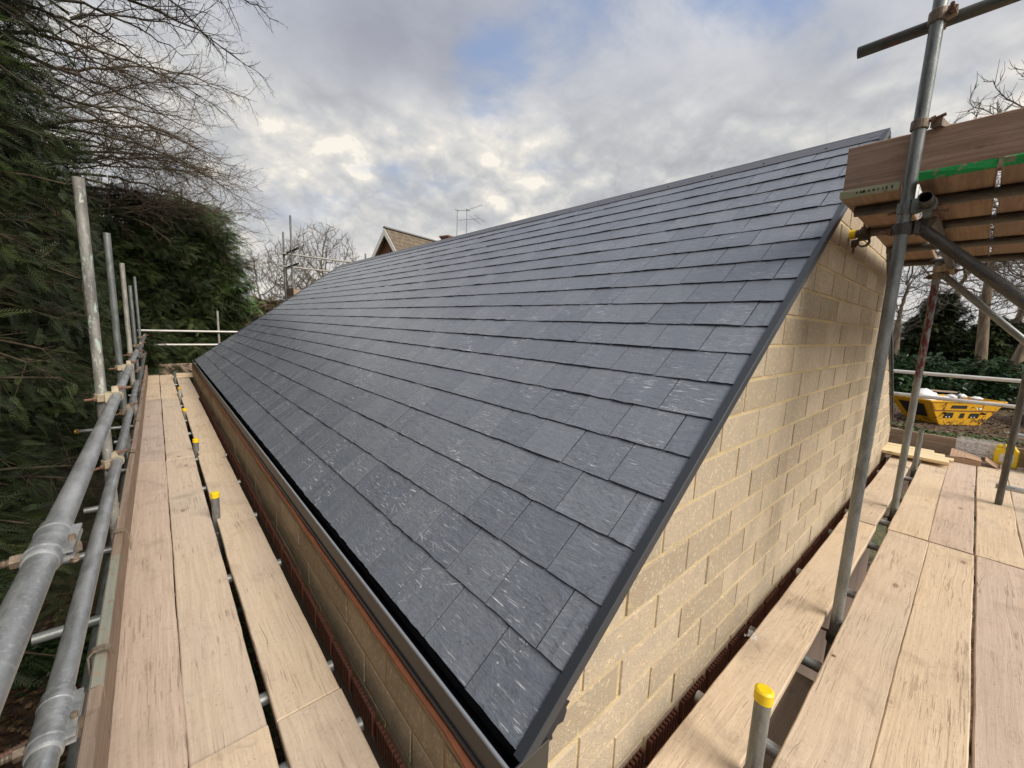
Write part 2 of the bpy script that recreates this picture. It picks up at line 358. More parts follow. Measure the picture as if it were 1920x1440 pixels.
def f_leaf(t, p, c1, c2, c3, rough=.55):
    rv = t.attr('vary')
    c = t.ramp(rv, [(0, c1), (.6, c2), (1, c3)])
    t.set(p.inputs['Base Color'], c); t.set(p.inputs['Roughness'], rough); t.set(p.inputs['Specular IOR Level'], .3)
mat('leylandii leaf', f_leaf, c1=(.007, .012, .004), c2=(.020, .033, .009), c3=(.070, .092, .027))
mat('fresh conifer leaf', f_leaf, c1=(.022, .050, .012), c2=(.055, .13, .028), c3=(.13, .25, .06))
mat('yew leaf', f_leaf, c1=(.009, .016, .005), c2=(.028, .045, .012), c3=(.085, .11, .034))
mat('holly leaf', f_leaf, c1=(.012, .03, .012), c2=(.03, .07, .025), c3=(.07, .12, .045), rough=.35)
mat('brown hedge leaf', f_leaf, c1=(.05, .045, .022), c2=(.11, .085, .045), c3=(.17, .12, .07))
mat('ivy leaf', f_leaf, c1=(.014, .032, .010), c2=(.032, .062, .018), c3=(.07, .11, .035), rough=.4)
mat('dead leaf', f_leaf, c1=(.06, .035, .02), c2=(.13, .075, .04), c3=(.24, .16, .09), rough=.8)
mat('grass blade', f_leaf, c1=(.05, .08, .02), c2=(.09, .13, .04), c3=(.16, .19, .08))
def f_bark(t, p, c1, c2, sc=6):
    o = t.obj(); n = t.noise(t.mp(o, scale=(1, 1, .25)), sc*3, 6, .65); m2 = t.noise(o, sc*.4, 3)
    c = t.mix(t.sm(n, .35, .7), c1, c2); c = t.mix(t.m('MULTIPLY', t.sm(m2, .5, .7), .4), c, (.12, .13, .05))
    t.set(p.inputs['Base Color'], c); t.set(p.inputs['Roughness'], .9); bump(t, p, n, .02, .6)
mat('bark', f_bark, c1=(.06, .045, .032), c2=(.14, .105, .075))
mat('dark twig', f_bark, c1=(.035, .026, .02), c2=(.09, .065, .045))
mat('golden twig', f_bark, c1=(.10, .075, .052), c2=(.25, .19, .125))
mat('grey twig', f_bark, c1=(.10, .085, .075), c2=(.20, .165, .14))
mat('pale bark', f_bark, c1=(.15, .105, .07), c2=(.33, .25, .175), sc=2)
mat('conifer twig', f_bark, c1=(.028, .020, .012), c2=(.095, .07, .042))

def f_ground(t, p):
    o = t.obj(); n = t.noise(o, .35, 5, .6); g = t.noise(o, 9, 6, .7); l = t.vor(o, 16, out='Color'); y = t.sep(o)[1]
    lf = t.sep(l)[0]
    soil = t.mix(t.sm(g, .35, .65), (.035, .023, .015), (.10, .065, .042))
    soil = t.mix(t.m('MULTIPLY', t.sm(lf, .6, .9), .7), soil, (.20, .12, .075))
    grass = t.mix(g, (.05, .075, .022), (.13, .17, .06))
    far = t.m('MAXIMUM', t.sm(y, 13.5, 15.5), t.m('MULTIPLY', t.sm(n, .53, .6), .5))
    t.set(p.inputs['Base Color'], t.mix(far, soil, grass)); t.set(p.inputs['Roughness'], .95)
    bump(t, p, t.m('ADD', g, lf), .05, .8)
mat('earth', f_ground)
def f_tiles(t, p):
    o = t.obj(); uvn = t.n('ShaderNodeUVMap', uv_map='UVMap').outputs[0]
    n = t.noise(uvn, 3, 5, .7); l = t.noise(uvn, 12, 4, .7)
    x, y, z = t.sep(uvn)
    tile = t.m('FRACT', t.m('MULTIPLY', x, 3.2)); row = t.m('FRACT', t.m('MULTIPLY', y, 3.0))
    c = t.mix(t.sm(n, .35, .7), (.115, .085, .06), (.20, .16, .11))
    c = t.mix(t.m('MULTIPLY', t.sm(l, .55, .68), .6), c, (.20, .20, .08))
    c = t.mix(t.sm(tile, .0, .12, .7, 0), c, (.03, .025, .02))
    c = t.mix(t.sm(row, .0, .13, .85, 0), c, (.02, .016, .012))
    t.set(p.inputs['Base Color'], c); t.set(p.inputs['Roughness'], .9)
    bump(t, p, t.m('ADD', row, t.m('MULTIPLY', tile, .3)), .03)
mat('clay tiles', f_tiles)
def f_brick(t, p):
    o = t.obj(); b = t.n('ShaderNodeTexBrick', {'Vector': t.mp(o, rot=(rad(90), 0, 0)), 'Color1': (.25, .085, .045), 'Color2': (.17, .06, .035), 'Mortar': (.20, .15, .11), 'Scale': 1.0, 'Mortar Size': .008, 'Brick Width': .23, 'Row Height': .075})
    t.set(p.inputs['Base Color'], b.outputs[0]); t.set(p.inputs['Roughness'], .9)
mat('red brick', f_brick)
def f_skip(t, p):
    o = t.obj(); n = t.noise(o, 3.5, 6, .7, .6); n2 = t.noise(o, 18, 4, .7)
    c = t.mix(t.sm(n2, .3, .7), (.72, .36, .012), (.80, .44, .02))
    c = t.mix(t.sm(n, .58, .63), c, (.16, .07, .03))
    z = t.sep(o)[2]
    low = t.m('MULTIPLY', t.sm(z, .10, .42, 1, 0), t.sm(t.noise(o, 7, 5, .7), .50, .56))
    c = t.mix(t.m('MULTIPLY', low, .75), c, (.17, .08, .03))
    t.set(p.inputs['Base Color'], c); t.set(p.inputs['Roughness'], .5)
mat('skip paint', f_skip)
def f_fence(t, p, c=(.33, .21, .13)):
    o = t.obj(); n = t.noise(t.mp(o, scale=(12, 12, 1)), 2, 4)
    t.set(p.inputs['Base Color'], t.mix(n, tuple(k*.7 for k in c), c)); t.set(p.inputs['Roughness'], .9)
mat('fence wood', f_fence)
M = MATS

# ------------------------------------------------------------------ mesh builder
class MB:
    def __init__(s): s.v = []; s.f = []; s.a = []; s.uv = []; s.band = []
    def add(s, vs, fs, vary=0.5, uvs=None, band=0.0):
        k = len(s.v); s.v += [tuple(x) for x in vs]
        for i, f in enumerate(fs):
            s.f.append(tuple(k+j for j in f)); s.a.append(vary); s.band.append(band if not isinstance(band, (list, tuple)) else band[i])
            s.uv += ([uvs[j] for j in f] if uvs else [(0, 0)]*len(f))
        return s
    def box(s, x0, x1, y0, y1, z0, z1, vary=.5):
        return s.add([(x0,y0,z0),(x1,y0,z0),(x1,y1,z0),(x0,y1,z0),(x0,y0,z1),(x1,y0,z1),(x1,y1,z1),(x0,y1,z1)],
                     [(0,3,2,1),(4,5,6,7),(0,1,5,4),(1,2,6,5),(2,3,7,6),(3,0,4,7)], vary)
    def bbox(s, x0, x1, y0, y1, z0, z1, b=.004, vary=.5):
        # box with chamfered edges
        vs = []; 
        for sx, X, ix in ((0, x0, 1), (1, x1, -1)):
            for sy, Y, iy in ((0, y0, 1), (1, y1, -1)):
                for sz, Z, iz in ((0, z0, 1), (1, z1, -1)):
                    vs += [(X, Y+iy*b, Z+iz*b), (X+ix*b, Y, Z+iz*b), (X+ix*b, Y+iy*b, Z)]
        I = lambda a, b_, c, k: ((a*2+b_)*2+c)*3+k
        fs = []
        for a in (0, 1):
            q = [I(a,0,0,0), I(a,1,0,0), I(a,1,1,0), I(a,0,1,0)]; fs.append(tuple(q if a else q[::-1]))
            q = [I(0,a,0,1), I(1,a,0,1), I(1,a,1,1), I(0,a,1,1)]; fs.append(tuple(q[::-1] if a else q))
            q = [I(0,0,a,2), I(1,0,a,2), I(1,1,a,2), I(0,1,a,2)]; fs.append(tuple(q if a else q[::-1]))
        for a in (0, 1):
            for c in (0, 1):
                s1 = 1 if a != c else -1
                for q in ([I(a,c,0,0), I(a,c,0,1), I(a,c,1,1), I(a,c,1,0)], [I(a,0,c,2), I(a,0,c,0), I(a,1,c,0), I(a,1,c,2)], [I(0,a,c,1), I(0,a,c,2), I(1,a,c,2), I(1,a,c,1)]):
                    fs.append(tuple(q))
        for a in (0, 1):
            for b_ in (0, 1):
                for c in (0, 1): fs.append((I(a,b_,c,0), I(a,b_,c,1), I(a,b_,c,2)))
        return s.add(vs, fs, vary)
    def tube(s, p0, p1, r0, r1=None, n=12, cap=True, vary=.5):
        r1 = r0 if r1 is None else r1
        p0, p1 = Vector(p0), Vector(p1); d = (p1-p0).normalized()
        u = d.orthogonal().normalized(); w2 = d.cross(u)
        vs = []
        for p, r in ((p0, r0), (p1, r1)):
            for i in range(n):
                a = 2*math.pi*i/n; vs.append(p+u*(r*math.cos(a))+w2*(r*math.sin(a)))
        fs = [(i, (i+1) % n, n+(i+1) % n, n+i) for i in range(n)]
        if cap: fs += [tuple(range(n))[::-1], tuple(range(n, 2*n))]
        return s.add(vs, fs, vary)
    def pipe(s, L, ro, ri, n=28, z0=0):
        vs = []; fs = []
        segs = max(2, int(L/.5))
        for k in range(segs+1):
            for i in range(n):
                a = 2*math.pi*i/n; vs.append((ro*math.cos(a), ro*math.sin(a), z0+L*k/segs))
        for k in range(segs):
            for i in range(n): fs.append((k*n+i, k*n+(i+1) % n, (k+1)*n+(i+1) % n, (k+1)*n+i))
        b = len(vs)
        dpt = min(.25, L/2.2)
        for z in (0, dpt, L-dpt, L):
            for i in range(n):
                a = 2*math.pi*i/n; vs.append((ri*math.cos(a), ri*math.sin(a), z0+z))
        for i in range(n):
            j = (i+1) % n
            fs.append((i, b+i, b+j, j)); fs.append((b+i, b+n+i, b+n+j, b+j))
            fs.append((b+2*n+i, b+3*n+i, b+3*n+j, b+2*n+j)); fs.append((segs*n+i, segs*n+j, b+3*n+j, b+3*n+i))
        fs.append(tuple(b+n+i for i in range(n))[::-1]); fs.append(tuple(b+2*n+i for i in range(n)))
        return s.add(vs, fs)
    def build(s, name, m, parent=None, smooth=False, loc=None, recenter=True):
        me = bpy.data.meshes.new(name)
        V = s.v
        org = Vector((0, 0, 0))
        if recenter and loc is None and V:
            arr = np.array(V, float); mn, mx = arr.min(0), arr.max(0)
            org = Vector(((mn[0]+mx[0])/2, (mn[1]+mx[1])/2, mn[2]))
            V = [tuple(x) for x in (arr-np.array(org))]
        me.from_pydata(V, [], s.f)
        at = me.attributes.new('vary', 'FLOAT', 'FACE'); at.data.foreach_set('value', s.a)
        if any(s.band): at = me.attributes.new('band', 'FLOAT', 'FACE'); at.data.foreach_set('value', s.band)
        uvl = me.uv_layers.new(name='UVMap'); uvl.data.foreach_set('uv', [c for q in s.uv for c in q])
        if smooth: me.polygons.foreach_set('use_smooth', [True]*len(s.f))
        me.materials.append(m if not isinstance(m, str) else M[m])
        me.validate(); me.update()
        o = bpy.data.objects.new(name, me); COL.objects.link(o)
        o.location = loc if loc is not None else org
        if parent:
            o.parent = parent
            if loc is None: o.location = org - parent.location
        return o
def npmesh(name, verts, quads, m, vary=None, parent=None, smooth=False, org=None):
    """verts (N,3), quads (F,k) all same k"""
    verts = np.asarray(verts, np.float32); quads = np.asarray(quads, np.int32); k = quads.shape[1]
    if org is None:
        mn, mx = verts.min(0), verts.max(0); org = ((mn[0]+mx[0])/2, (mn[1]+mx[1])/2, mn[2])
    org = np.array(org, np.float32); verts = verts-org
    me = bpy.data.meshes.new(name)
    me.vertices.add(len(verts)); me.vertices.foreach_set('co', verts.ravel())
    me.loops.add(quads.size); me.loops.foreach_set('vertex_index', quads.ravel())
    me.polygons.add(len(quads)); me.polygons.foreach_set('loop_start', np.arange(0, quads.size, k, dtype=np.int32))
    me.polygons.foreach_set('loop_total', np.full(len(quads), k, np.int32))
    if smooth: me.polygons.foreach_set('use_smooth', np.ones(len(quads), bool))
    me.update(calc_edges=True)
    at = me.attributes.new('vary', 'FLOAT', 'FACE')
    at.data.foreach_set('value', np.full(len(quads), .5, np.float32) if vary is None else np.asarray(vary, np.float32))
    me.materials.append(M[m])
    o = bpy.data.objects.new(name, me); COL.objects.link(o); o.location = org
    if parent: o.parent = parent; o.location = Vector(org)-parent.location
    return o
def tag(o, label=None, cat=None, group=None, kind=None):
    if label: o['label'] = label
    if cat: o['category'] = cat
    if group: o['group'] = group
    if kind: o['kind'] = kind
    return o
def empty(name, loc, label=None, cat=None, group=None):
    o = bpy.data.objects.new(name, None); COL.objects.link(o); o.location = loc; o.empty_display_size = .1
    return tag(o, label, cat, group)

TUBE = .02415
def tube(p0, p1, m, label, group=None, name='scaffold_tube', cat='scaffold tube', r=TUBE, caps=()):
    p0, p1 = Vector(p0), Vector(p1); d = p1-p0; L = d.length
    o = MB().pipe(L, r, r-.004).build(name, m, loc=p0, smooth=True)
    o.rotation_mode = 'QUATERNION'; o.rotation_quaternion = d.to_track_quat('Z', 'Y')
    es = o.modifiers.new('edge', 'EDGE_SPLIT'); es.split_angle = rad(50)
    tag(o, label, cat, group)
    for (end, cm) in caps:
        mb = MB(); z = L if end else 0.0; sgn = 1 if end else -1
        mb.tube((0, 0, z-sgn*.032), (0, 0, z+sgn*.003), r+.0032, n=24); mb.tube((0, 0, z+sgn*.003), (0, 0, z+sgn*.008), r+.0032, r-.004, n=24)
        c = mb.build('end_cap', cm, loc=(0, 0, 0)); c.parent = o
    return o

def ring_verts(mb, c, ax, r_in, r_out, wdt, n=20):
    c, ax = Vector(c), Vector(ax).normalized(); u = ax.orthogonal().normalized(); v = ax.cross(u); h = wdt/2
    vs = []
    for (r, t) in ((r_out-.002, -h), (r_out, -h+.003), (r_out, h-.003), (r_out-.002, h), (r_in, h), (r_in, -h)):
        for i in range(n):
            a = 2*math.pi*i/n; vs.append(c+ax*t+u*(r*math.cos(a))+v*(r*math.sin(a)))
    fs = []
    for k in range(6):
        for i in range(n):
            j = (i+1) % n; k2 = (k+1) % 6; fs.append((k*n+i, k*n+j, k2*n+j, k2*n+i))
    mb.add(vs, fs)
def bolt_mb(mb, p, d, L=.075):
    p, d = Vector(p), Vector(d).normalized()
    mb.tube(p-d*.008, p+d*.008, .014, n=6)      # nut
    z = 0
    while z < L:                                 # threaded shank
        mb.tube(p+d*(.008+z), p+d*(.008+z+.003), .0062, .0075, n=10, cap=False); mb.tube(p+d*(.011+z), p+d*(.014+z), .0075, .0062, n=10, cap=(z+.006 >= L)); z += .006
    mb.tube(p-d*.03, p-d*.008, .006, n=8)
def coupler(pa, da, pb, db, label, m='coupler steel', group='scaffold couplers', side=1):
    """double coupler: a band round tube A, a band round tube B, a pressed body between, a bolt on each"""
    pa, pb, da, db = Vector(pa), Vector(pb), Vector(da).normalized(), Vector(db).normalized()
    mid = (pa+pb)/2; mb = MB()
    ring_verts(mb, pa, da, TUBE+.001, TUBE+.0075, .048); ring_verts(mb, pb, db, TUBE+.001, TUBE+.0075, .048)
    n = (pb-pa).normalized() if (pb-pa).length > .01 else da.cross(db)
    # body plate between the bands
    u = da; v = n.cross(u).normalized(); q = []
    for (k, s) in ((-.5, .030), (.5, .026)):
        for (x, y) in ((-1, -1), (1, -1), (1, 1), (-1, 1)): q.append(mid+n*(k*.03)+u*(x*s)+v*(y*s))
    mb.add(q, [(0,1,2,3)[::-1], (4,5,6,7), (0,1,5,4), (1,2,6,5), (2,3,7,6), (3,0,4,7)])
    # flaps where the bolts sit
    for (p, d, o2) in ((pa, da, pb), (pb, db, pa)):
        t = d.cross(n).normalized()*side; f0 = p+t*(TUBE+.004); f1 = p+t*(TUBE+.034); q = []
        for f in (f0, f1):
            for (x, y) in ((-.022, -.016), (.022, -.016), (.022, .016), (-.022, .016)): q.append(f+d*x*(1 if f is f0 else .7)+n*y*(1 if f is f0 else .8))
        mb.add(q, [(0,1,2,3)[::-1], (4,5,6,7), (0,1,5,4), (1,2,6,5), (2,3,7,6), (3,0,4,7)])
    o = mb.build('scaffold_coupler', m); tag(o, label, 'coupler', group)
    for (p, d, o2) in ((pa, da, pb), (pb, db, pa)):
        t = d.cross(n).normalized()*side; away = (p-o2).normalized()
        b = MB(); bolt_mb(b, p+t*(TUBE+.020)+away*.022, away, .032); b.build('bolt', 'rusty steel', parent=o)
    return o

def board_mesh(L, W, T, seed, mname, name='scaffold_board', bandends=0.0, edge=.0015, warp=.003, brange=0):
    g = np.random.default_rng(seed); n = max(3, int(L/.06)); b = .005
    prof = [(-W/2, b), (-W/2, T-b), (-W/2+b*.4, T-b*.4), (-W/2+b, T), (W/2-b, T), (W/2-b*.4, T-b*.4), (W/2, T-b), (W/2, b), (W/2-b, 0), (-W/2+b, 0)]
    K = len(prof); mb = MB(); xs = np.linspace(0, L, n+1)
    k1 = g.normal(0, 1, (2, 6)); ph = g.uniform(0, 6.28, (2, 6))
    def wav(i, x): return sum(k1[i][j]*math.sin(x*(j+1)*2.3+ph[i][j])/(j+1) for j in range(6))
    tw = g.normal(0, .004); sag = g.normal(0, warp); vs = []
    for i, x in enumerate(xs):
        e0, e1 = wav(0, x)*edge+g.normal(0, edge*.25), wav(1, x)*edge+g.normal(0, edge*.25)
        zz = sag*math.sin(math.pi*x/L)+g.normal(0, .0002)
        for (y, z) in prof:
            yy = y+(e0 if y < 0 else e1)
            xe = x
            if i in (0, n): xe += (-1 if i else 1)*(.004 if (z < b or z > T-b) else .0) + g.normal(0, .0008)
            vs.append((xe, yy, z+zz+tw*yy*(x/L-.5)))
    fs = []; bd = []
    for i in range(n):
        xm = (xs[i]+xs[i+1])/2
        for k in range(K): fs.append((i*K+k, i*K+(k+1) % K, (i+1)*K+(k+1) % K, (i+1)*K+k)); bd.append(.6 if (xm < brange and k in (4, 5, 6, 7, 8)) else 0.0)
    fs.append(tuple(range(K))); bd.append(bandends); fs.append(tuple(n*K+k for k in range(K))[::-1]); bd.append(bandends)
    fs = [f[::-1] for f in fs]
    mb.add(vs, fs, .5, None, bd)
    return mb
def board(p0, ang, L, label, group, mname='board wood', W=.222, T=.038, seed=0, name='scaffold_board', cat='scaffold board', band=0.0, rotx=0, **kw):
    """p0 = centre of the near end, on the underside; ang = heading of the length (rad from +X)"""
    o = board_mesh(L, W, T, seed, mname, bandends=band, **kw).build(name, mname, loc=Vector(p0))
    o.rotation_euler = (rotx, 0, ang)
    return tag(o, label, cat, group)
Z0 = -1.45      # top of the walkway boards
GR = -3.5       # ground
exec_parts = []

# ------------------------------------------------------------------ ground
def ground_h(x, y):
    t = np.clip((y-13.5)/14, 0, 1); s = t*t*(3-2*t)
    u = np.clip((14-x)/8, 0, 1)
    return GR + 2.3*s*u
def make_ground():
    def axis(lo, hi, fine0, fine1, st):
        a = list(np.arange(fine0, fine1, st)); x = fine0; s = st
        while x > lo: s *= 1.35; x -= s; a.insert(0, x)
        x = fine1; s = st
        while x < hi: a.append(x); s *= 1.35; x += s
        return np.array(a)
    X = axis(-400, 600, -8, 45, .8); Y = axis(-300, 700, -6, 40, .8)
    gx, gy = np.meshgrid(X, Y, indexing='ij'); g = np.random.default_rng(3)
    gz = ground_h(gx, gy)+g.normal(0, .02, gx.shape)
    v = np.stack([gx, gy, gz], -1).reshape(-1, 3); ny = len(Y)
    i, j = np.meshgrid(np.arange(len(X)-1), np.arange(ny-1), indexing='ij'); a = (i*ny+j).ravel()
    q = np.stack([a, a+ny, a+ny+1, a+1], 1)
    o = npmesh('ground', v, q, 'earth', smooth=True, org=(0, 0, 0)); o['kind'] = 'structure'
make_ground()

# ------------------------------------------------------------------ the building
PITCH = math.atan2(1.44+1.08, 3.95-.636); CP, SP = math.cos(PITCH), math.sin(PITCH)
EX, EZ, RX, RZ = .636, -1.08, 3.95, 1.44       # slate eave, ridge
YG, YE = .62, 11.88                           # near and far verge
FX = 2*RX-EX                                  # far eave
SL = math.hypot(RX-EX, RZ-EZ)
def build_house():
    H = empty('block_building', ((EX+FX)/2, (YG+YE)/2, GR), 'long single storey blockwork building under a new dark slate roof', 'building')
    # ---- slates
    def slope(side, name):
        mb = MB(); g = np.random.default_rng(11+side); rows = 21; gauge = SL/20.35; w = .2505; T = .0055
        for r in range(rows):
            s0 = r*gauge-(.0 if r else 0.004); off = 0 if r % 2 == 0 else w/2
            y = YG; k = 0
            while y < YE-.01:
                ww = w if not (k == 0 and off) else w/2
                y1 = min(y+ww, YE); gap = .0042
                s1 = min(s0+gauge+.09, SL-.01)
                if s1-s0 < .03: break
                lift = .0115+g.uniform(0, .0032); rot = g.normal(0, .0035); hs = g.uniform(0, .0015)
                ja, jb = g.normal(0, .0012, 2)
                vary = g.uniform(0, 1)
                nn = 6; tail = []
                ycs = np.linspace(y+gap/2+g.uniform(0, .001), y1-gap/2-g.uniform(0, .001), nn+1)
                vs = []; uvs = []
                for q, yy in enumerate(ycs):       # tail edge, chipped
                    js = s0+g.normal(0, .0013)+rot*(yy-y)
                    th = lift+g.normal(0, .0006)+(ja if q < nn/2 else jb)
                    for (ss, hh) in ((js, th), (js+.002, th-.0016), (js+.007, th-T), (s1, .0015+hs-T*.6), (s1, .0015+hs)):
                        vs.append((ss, yy, hh)); uvs.append((yy, ss))
                fs = []
                for q in range(nn):
                    a, b = q*5, (q+1)*5
                    for e in range(5): fs.append((a+e, b+e, b+(e+1) % 5, a+(e+1) % 5))
                fs.append((0, 1, 2, 3, 4)); fs.append(tuple(nn*5+e for e in (4, 3, 2, 1, 0)))
                if side < 0: P = [(EX+s*CP-h*SP, yy, EZ+s*SP+h*CP) for s, yy, h in vs]
                else: P = [(FX-s*CP+h*SP, yy, EZ+s*SP+h*CP) for s, yy, h in vs]
                if side < 0: fs = [f[::-1] for f in fs]
                mb.add(P, fs, vary, uvs)
                y = y1; k += 1
        return mb.build(name, 'slate', parent=H)
    slope(-1, 'roof_slates'); slope(1, 'roof_slates')
    # deck below the slates
    mb = MB(); d = .012; t = .05
    for sgn in (-1, 1):
        ex = EX+.03 if sgn < 0 else FX-.03
        P = []
        for yy in (YG+.03, YE-.03):
            for (x, z) in ((ex+sgn*SP*d, EZ-d*CP+.02), (RX, RZ-.02), (RX, RZ-.02-t), (ex, EZ-t)): P.append((x, yy, z))
        fs = [(0,1,2,3), (4,7,6,5), (0,4,5,1), (2,6,7,3), (3,7,4,0)]
        mb.add(P, fs)
    mb.build('roof_deck', 'membrane black', parent=H)
    # ---- ridge capping: folded strips with rivets
    mb = MB(); y = YG-.012; g = np.random.default_rng(4); 
    while y < YE:
        y1 = min(y+3.0, YE+.012); h = .016+(.002 if int(y) % 2 else 0); wd = .135
        prof = [(-wd*CP, -wd*SP-.004), (-wd*CP, -wd*SP), (-.012, -.012*SP+.006), (0, .012), (.012, -.012*SP+.006), (wd*CP, -wd*SP), (wd*CP, -wd*SP-.004), (0, .004)]
        P = [(RX+a, yy, RZ+b+h) for yy in (y, y1) for a, b in prof]; K = len(prof)
        fs = [(k, (k+1) % K, K+(k+1) % K, K+k) for k in range(K)]+[tuple(range(K))[::-1], tuple(range(K, 2*K))]
        mb.add(P, [f[::-1] for f in fs]); y = y1+.0015
    rc = mb.build('ridge_capping', 'ridge metal', parent=H)
    mb = MB(); y = YG+.33
    n1 = Vector((-SP, 0, CP))
    while y < YE:
        c = Vector((RX-.085*CP, y, RZ-.085*SP+.0175)); MB().tube(c, c+n1*.006, .0085, .006, n=10).build('rivet', 'black plastic', parent=H); y += .42
    # ---- verge trims (dark angle on both gables, both slopes)
    for (yy, sgn) in ((YG, -1), (YE, 1)):
        for side in (-1, 1):
            mb = MB(); a0, a1 = -.015, SL-.01
            def P3(s, dy, h): return ((EX+s*CP-h*SP) if side < 0 else (FX-s*CP+h*SP), yy+sgn*dy, EZ+s*SP+h*CP)
            prof = [(-.016, .0185), (-.016, .0155), (.012, .0155), (.012, -.016), (.015, -.016), (.015, .016), (.013, .0195)]
            vs = [P3(s, a, h) for s in (a0, a1) for a, h in prof]; K = len(prof)
            fs = [(k, (k+1) % K, K+(k+1) % K, K+k) for k in range(K)]+[tuple(range(K))[::-1], tuple(range(K, 2*K))]
            mb.add(vs, fs); mb.build('verge_trim', 'dark trim', parent=H)
            # crumpled membrane poking from under it
            if sgn < 0 and side < 0:
                mb = MB(); g = np.random.default_rng(9); n = 15; vs = []
                for i in range(n+1):
                    s = -.02+i*.012; low = -.045-g.uniform(0, .022)*(1 if i < 14 else .4)
                    vs += [P3(s, .004, -.02), P3(s+.004*(i % 2), .006+g.uniform(0, .006), low)]
                mb.add(vs, [(2*i, 2*i+1, 2*i+3, 2*i+2) for i in range(n)]); mb.build('membrane', 'membrane black', parent=H)
    # ---- walls of individual blocks
    bw, bh, mt = .410, .147, .012
    def wall(name, face, u0, u1, zt_fn, zb, mname, mort, seed, phase=0.0, mirror=1):
        """face(u, d, z)->xyz; d = depth into the wall (0 at outer face)"""
        g = np.random.default_rng(seed); mb = MB(); zr = .100
        k0 = int((zr-zb)/bh)+1
        for k in range(-12, k0):
            zt = zr-k*bh; z0 = zt-bh+mt/2; z1 = zt-mt/2
            if z0 > zt_fn(None): continue
            off = ((k % 2)*.5+phase)*bw
            u = u0-bw*2+off
            while u < u1:
                a, b = max(u+mt/2, u0), min(u+bw-mt/2, u1); u += bw
                if b-a < .02 or z1 < zb: continue
                zb0 = max(z0, zb)
                poly = [(a, zb0), (b, zb0), (b, z1), (a, z1)]
                # clip to roof line
                out = []
                for i in range(4):
                    p, q = poly[i], poly[(i+1) % 4]; fp, fq = zt_fn(p[0])-p[1], zt_fn(q[0])-q[1]
                    # piecewise linear clip
                    if fp >= 0: out.append(p)
                    if fp*fq < 0:
                        tt = fp/(fp-fq); out.append((p[0]+(q[0]-p[0])*tt, p[1]+(q[1]-p[1])*tt))
                if len(out) < 3: continue
                j = g.normal(0, .0016, 3); dd = g.normal(0, .0012); c = np.mean(out, 0); sh = .0045
                n = len(out); vs = []
                for (pu, pz) in out:
                    jx, jz = g.normal(0, .0011), g.normal(0, .0011)
                    vs.append(face(pu+jx, .010, pz+jz))
                for (pu, pz) in out:
                    jx, jz = g.normal(0, .0011), g.normal(0, .0011)
                    du, dz = np.sign(c[0]-pu)*sh, np.sign(c[1]-pz)*sh
                    vs.append(face(pu+jx+du*.8, dd+.0006, pz+jz+dz*.8))
                fs = [tuple(n+i for i in range(n))]+[(i, (i+1) % n, n+(i+1) % n, n+i) for i in range(n)]
                mb.add(vs, fs if mirror > 0 else [f[::-1] for f in fs], g.uniform(0, 1))
        return mb.build(name, mname, parent=H)
    und = .022/CP
    def roofz(x):
        if x is None: return RZ
        return (EZ+(x-EX)*math.tan(PITCH) if x < RX else EZ+(FX-x)*math.tan(PITCH))-und
    WX, WY = .565, .635         # outer faces of side and gable wall
    WX2, WY2 = 2*RX-WX, YE-.015
    gw = wall('gable_wall', lambda u, d, z: (u, WY+d, z), WX, WX2, lambda x: roofz(x) if x is None or x > .705 else -1.185, -1.555, 'block', 'mortar', 21, .27)
    gm = MB()
    xs = [WX+.002, .705, RX, WX2-.002]
    def slab(yf, yb):
        nonlocal gm
        top = [(WX+.002, -1.19), (.705, -1.19), (.706, roofz(.706)-.004), (RX, roofz(RX)-.004), (FX-.07, roofz(FX-.07)-.004), (WX2-.002, -1.2)]
        pl = [(WX+.002, -3.6)]+top+[(WX2-.002, -3.6)]
        n = len(pl); vs = [(x, yf, z) for x, z in pl]+[(x, yb, z) for x, z in pl]
        gm.add(vs, [tuple(range(n)), tuple(range(n, 2*n))[::-1]]+[(i, n+i, n+(i+1) % n, (i+1) % n) for i in range(n)])
    slab(WY+.0055, WY+.14); gm.build('mortar_bed', 'mortar', parent=H); gm = MB()
    slab(WY2-.14, WY2); gm.build('far_gable_wall', 'mortar', parent=H)
    wall('gable_wall', lambda u, d, z: (u, WY+.002+d, z), WX, WX2, lambda x: 5, -3.55, 'block', 'mortar', 24, .1) if False else None
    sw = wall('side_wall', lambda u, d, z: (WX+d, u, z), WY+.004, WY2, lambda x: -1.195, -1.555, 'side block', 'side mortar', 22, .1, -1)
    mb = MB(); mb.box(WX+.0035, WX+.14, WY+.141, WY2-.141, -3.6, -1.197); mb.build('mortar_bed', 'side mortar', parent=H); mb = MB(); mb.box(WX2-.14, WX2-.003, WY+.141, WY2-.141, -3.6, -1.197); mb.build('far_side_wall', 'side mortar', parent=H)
    # lower leaf, perforated brick course and plinth
    for (nm, ax) in (('vent_course', 0), ('vent_course', 1)):
        mb = MB(); u = (WX-.012) if ax == 0 else (WY-.012); u1 = WX2 if ax == 0 else WY2; g = np.random.default_rng(5)
        k = 0
        while u < u1:
            k += 1
            if k % 11 == 0: u += .034; continue
            if ax == 0: mb.box(u, u+.0125, WY-.014, WY+.01, -1.665+g.normal(0, .001), -1.562, g.uniform(0, 1))
            else: mb.box(WX-.014, WX+.01, u, u+.0125, -1.665+g.normal(0, .001), -1.562, g.uniform(0, 1))
            u += .0225
        mb.build(nm, 'brick pieces', parent=H)
    mb = MB(); mb.box(WX-.01, WX2, WY-.01, WY+.002, -3.6, -1.672); mb.box(WX-.01, WX+.002, WY+.003, WY2, -3.6, -1.672); mb.build('plinth', 'soffit brown', parent=H)
    # timber/orange strip, gutter
    mb = MB(); g = np.random.default_rng(2); n = 90; vs = []
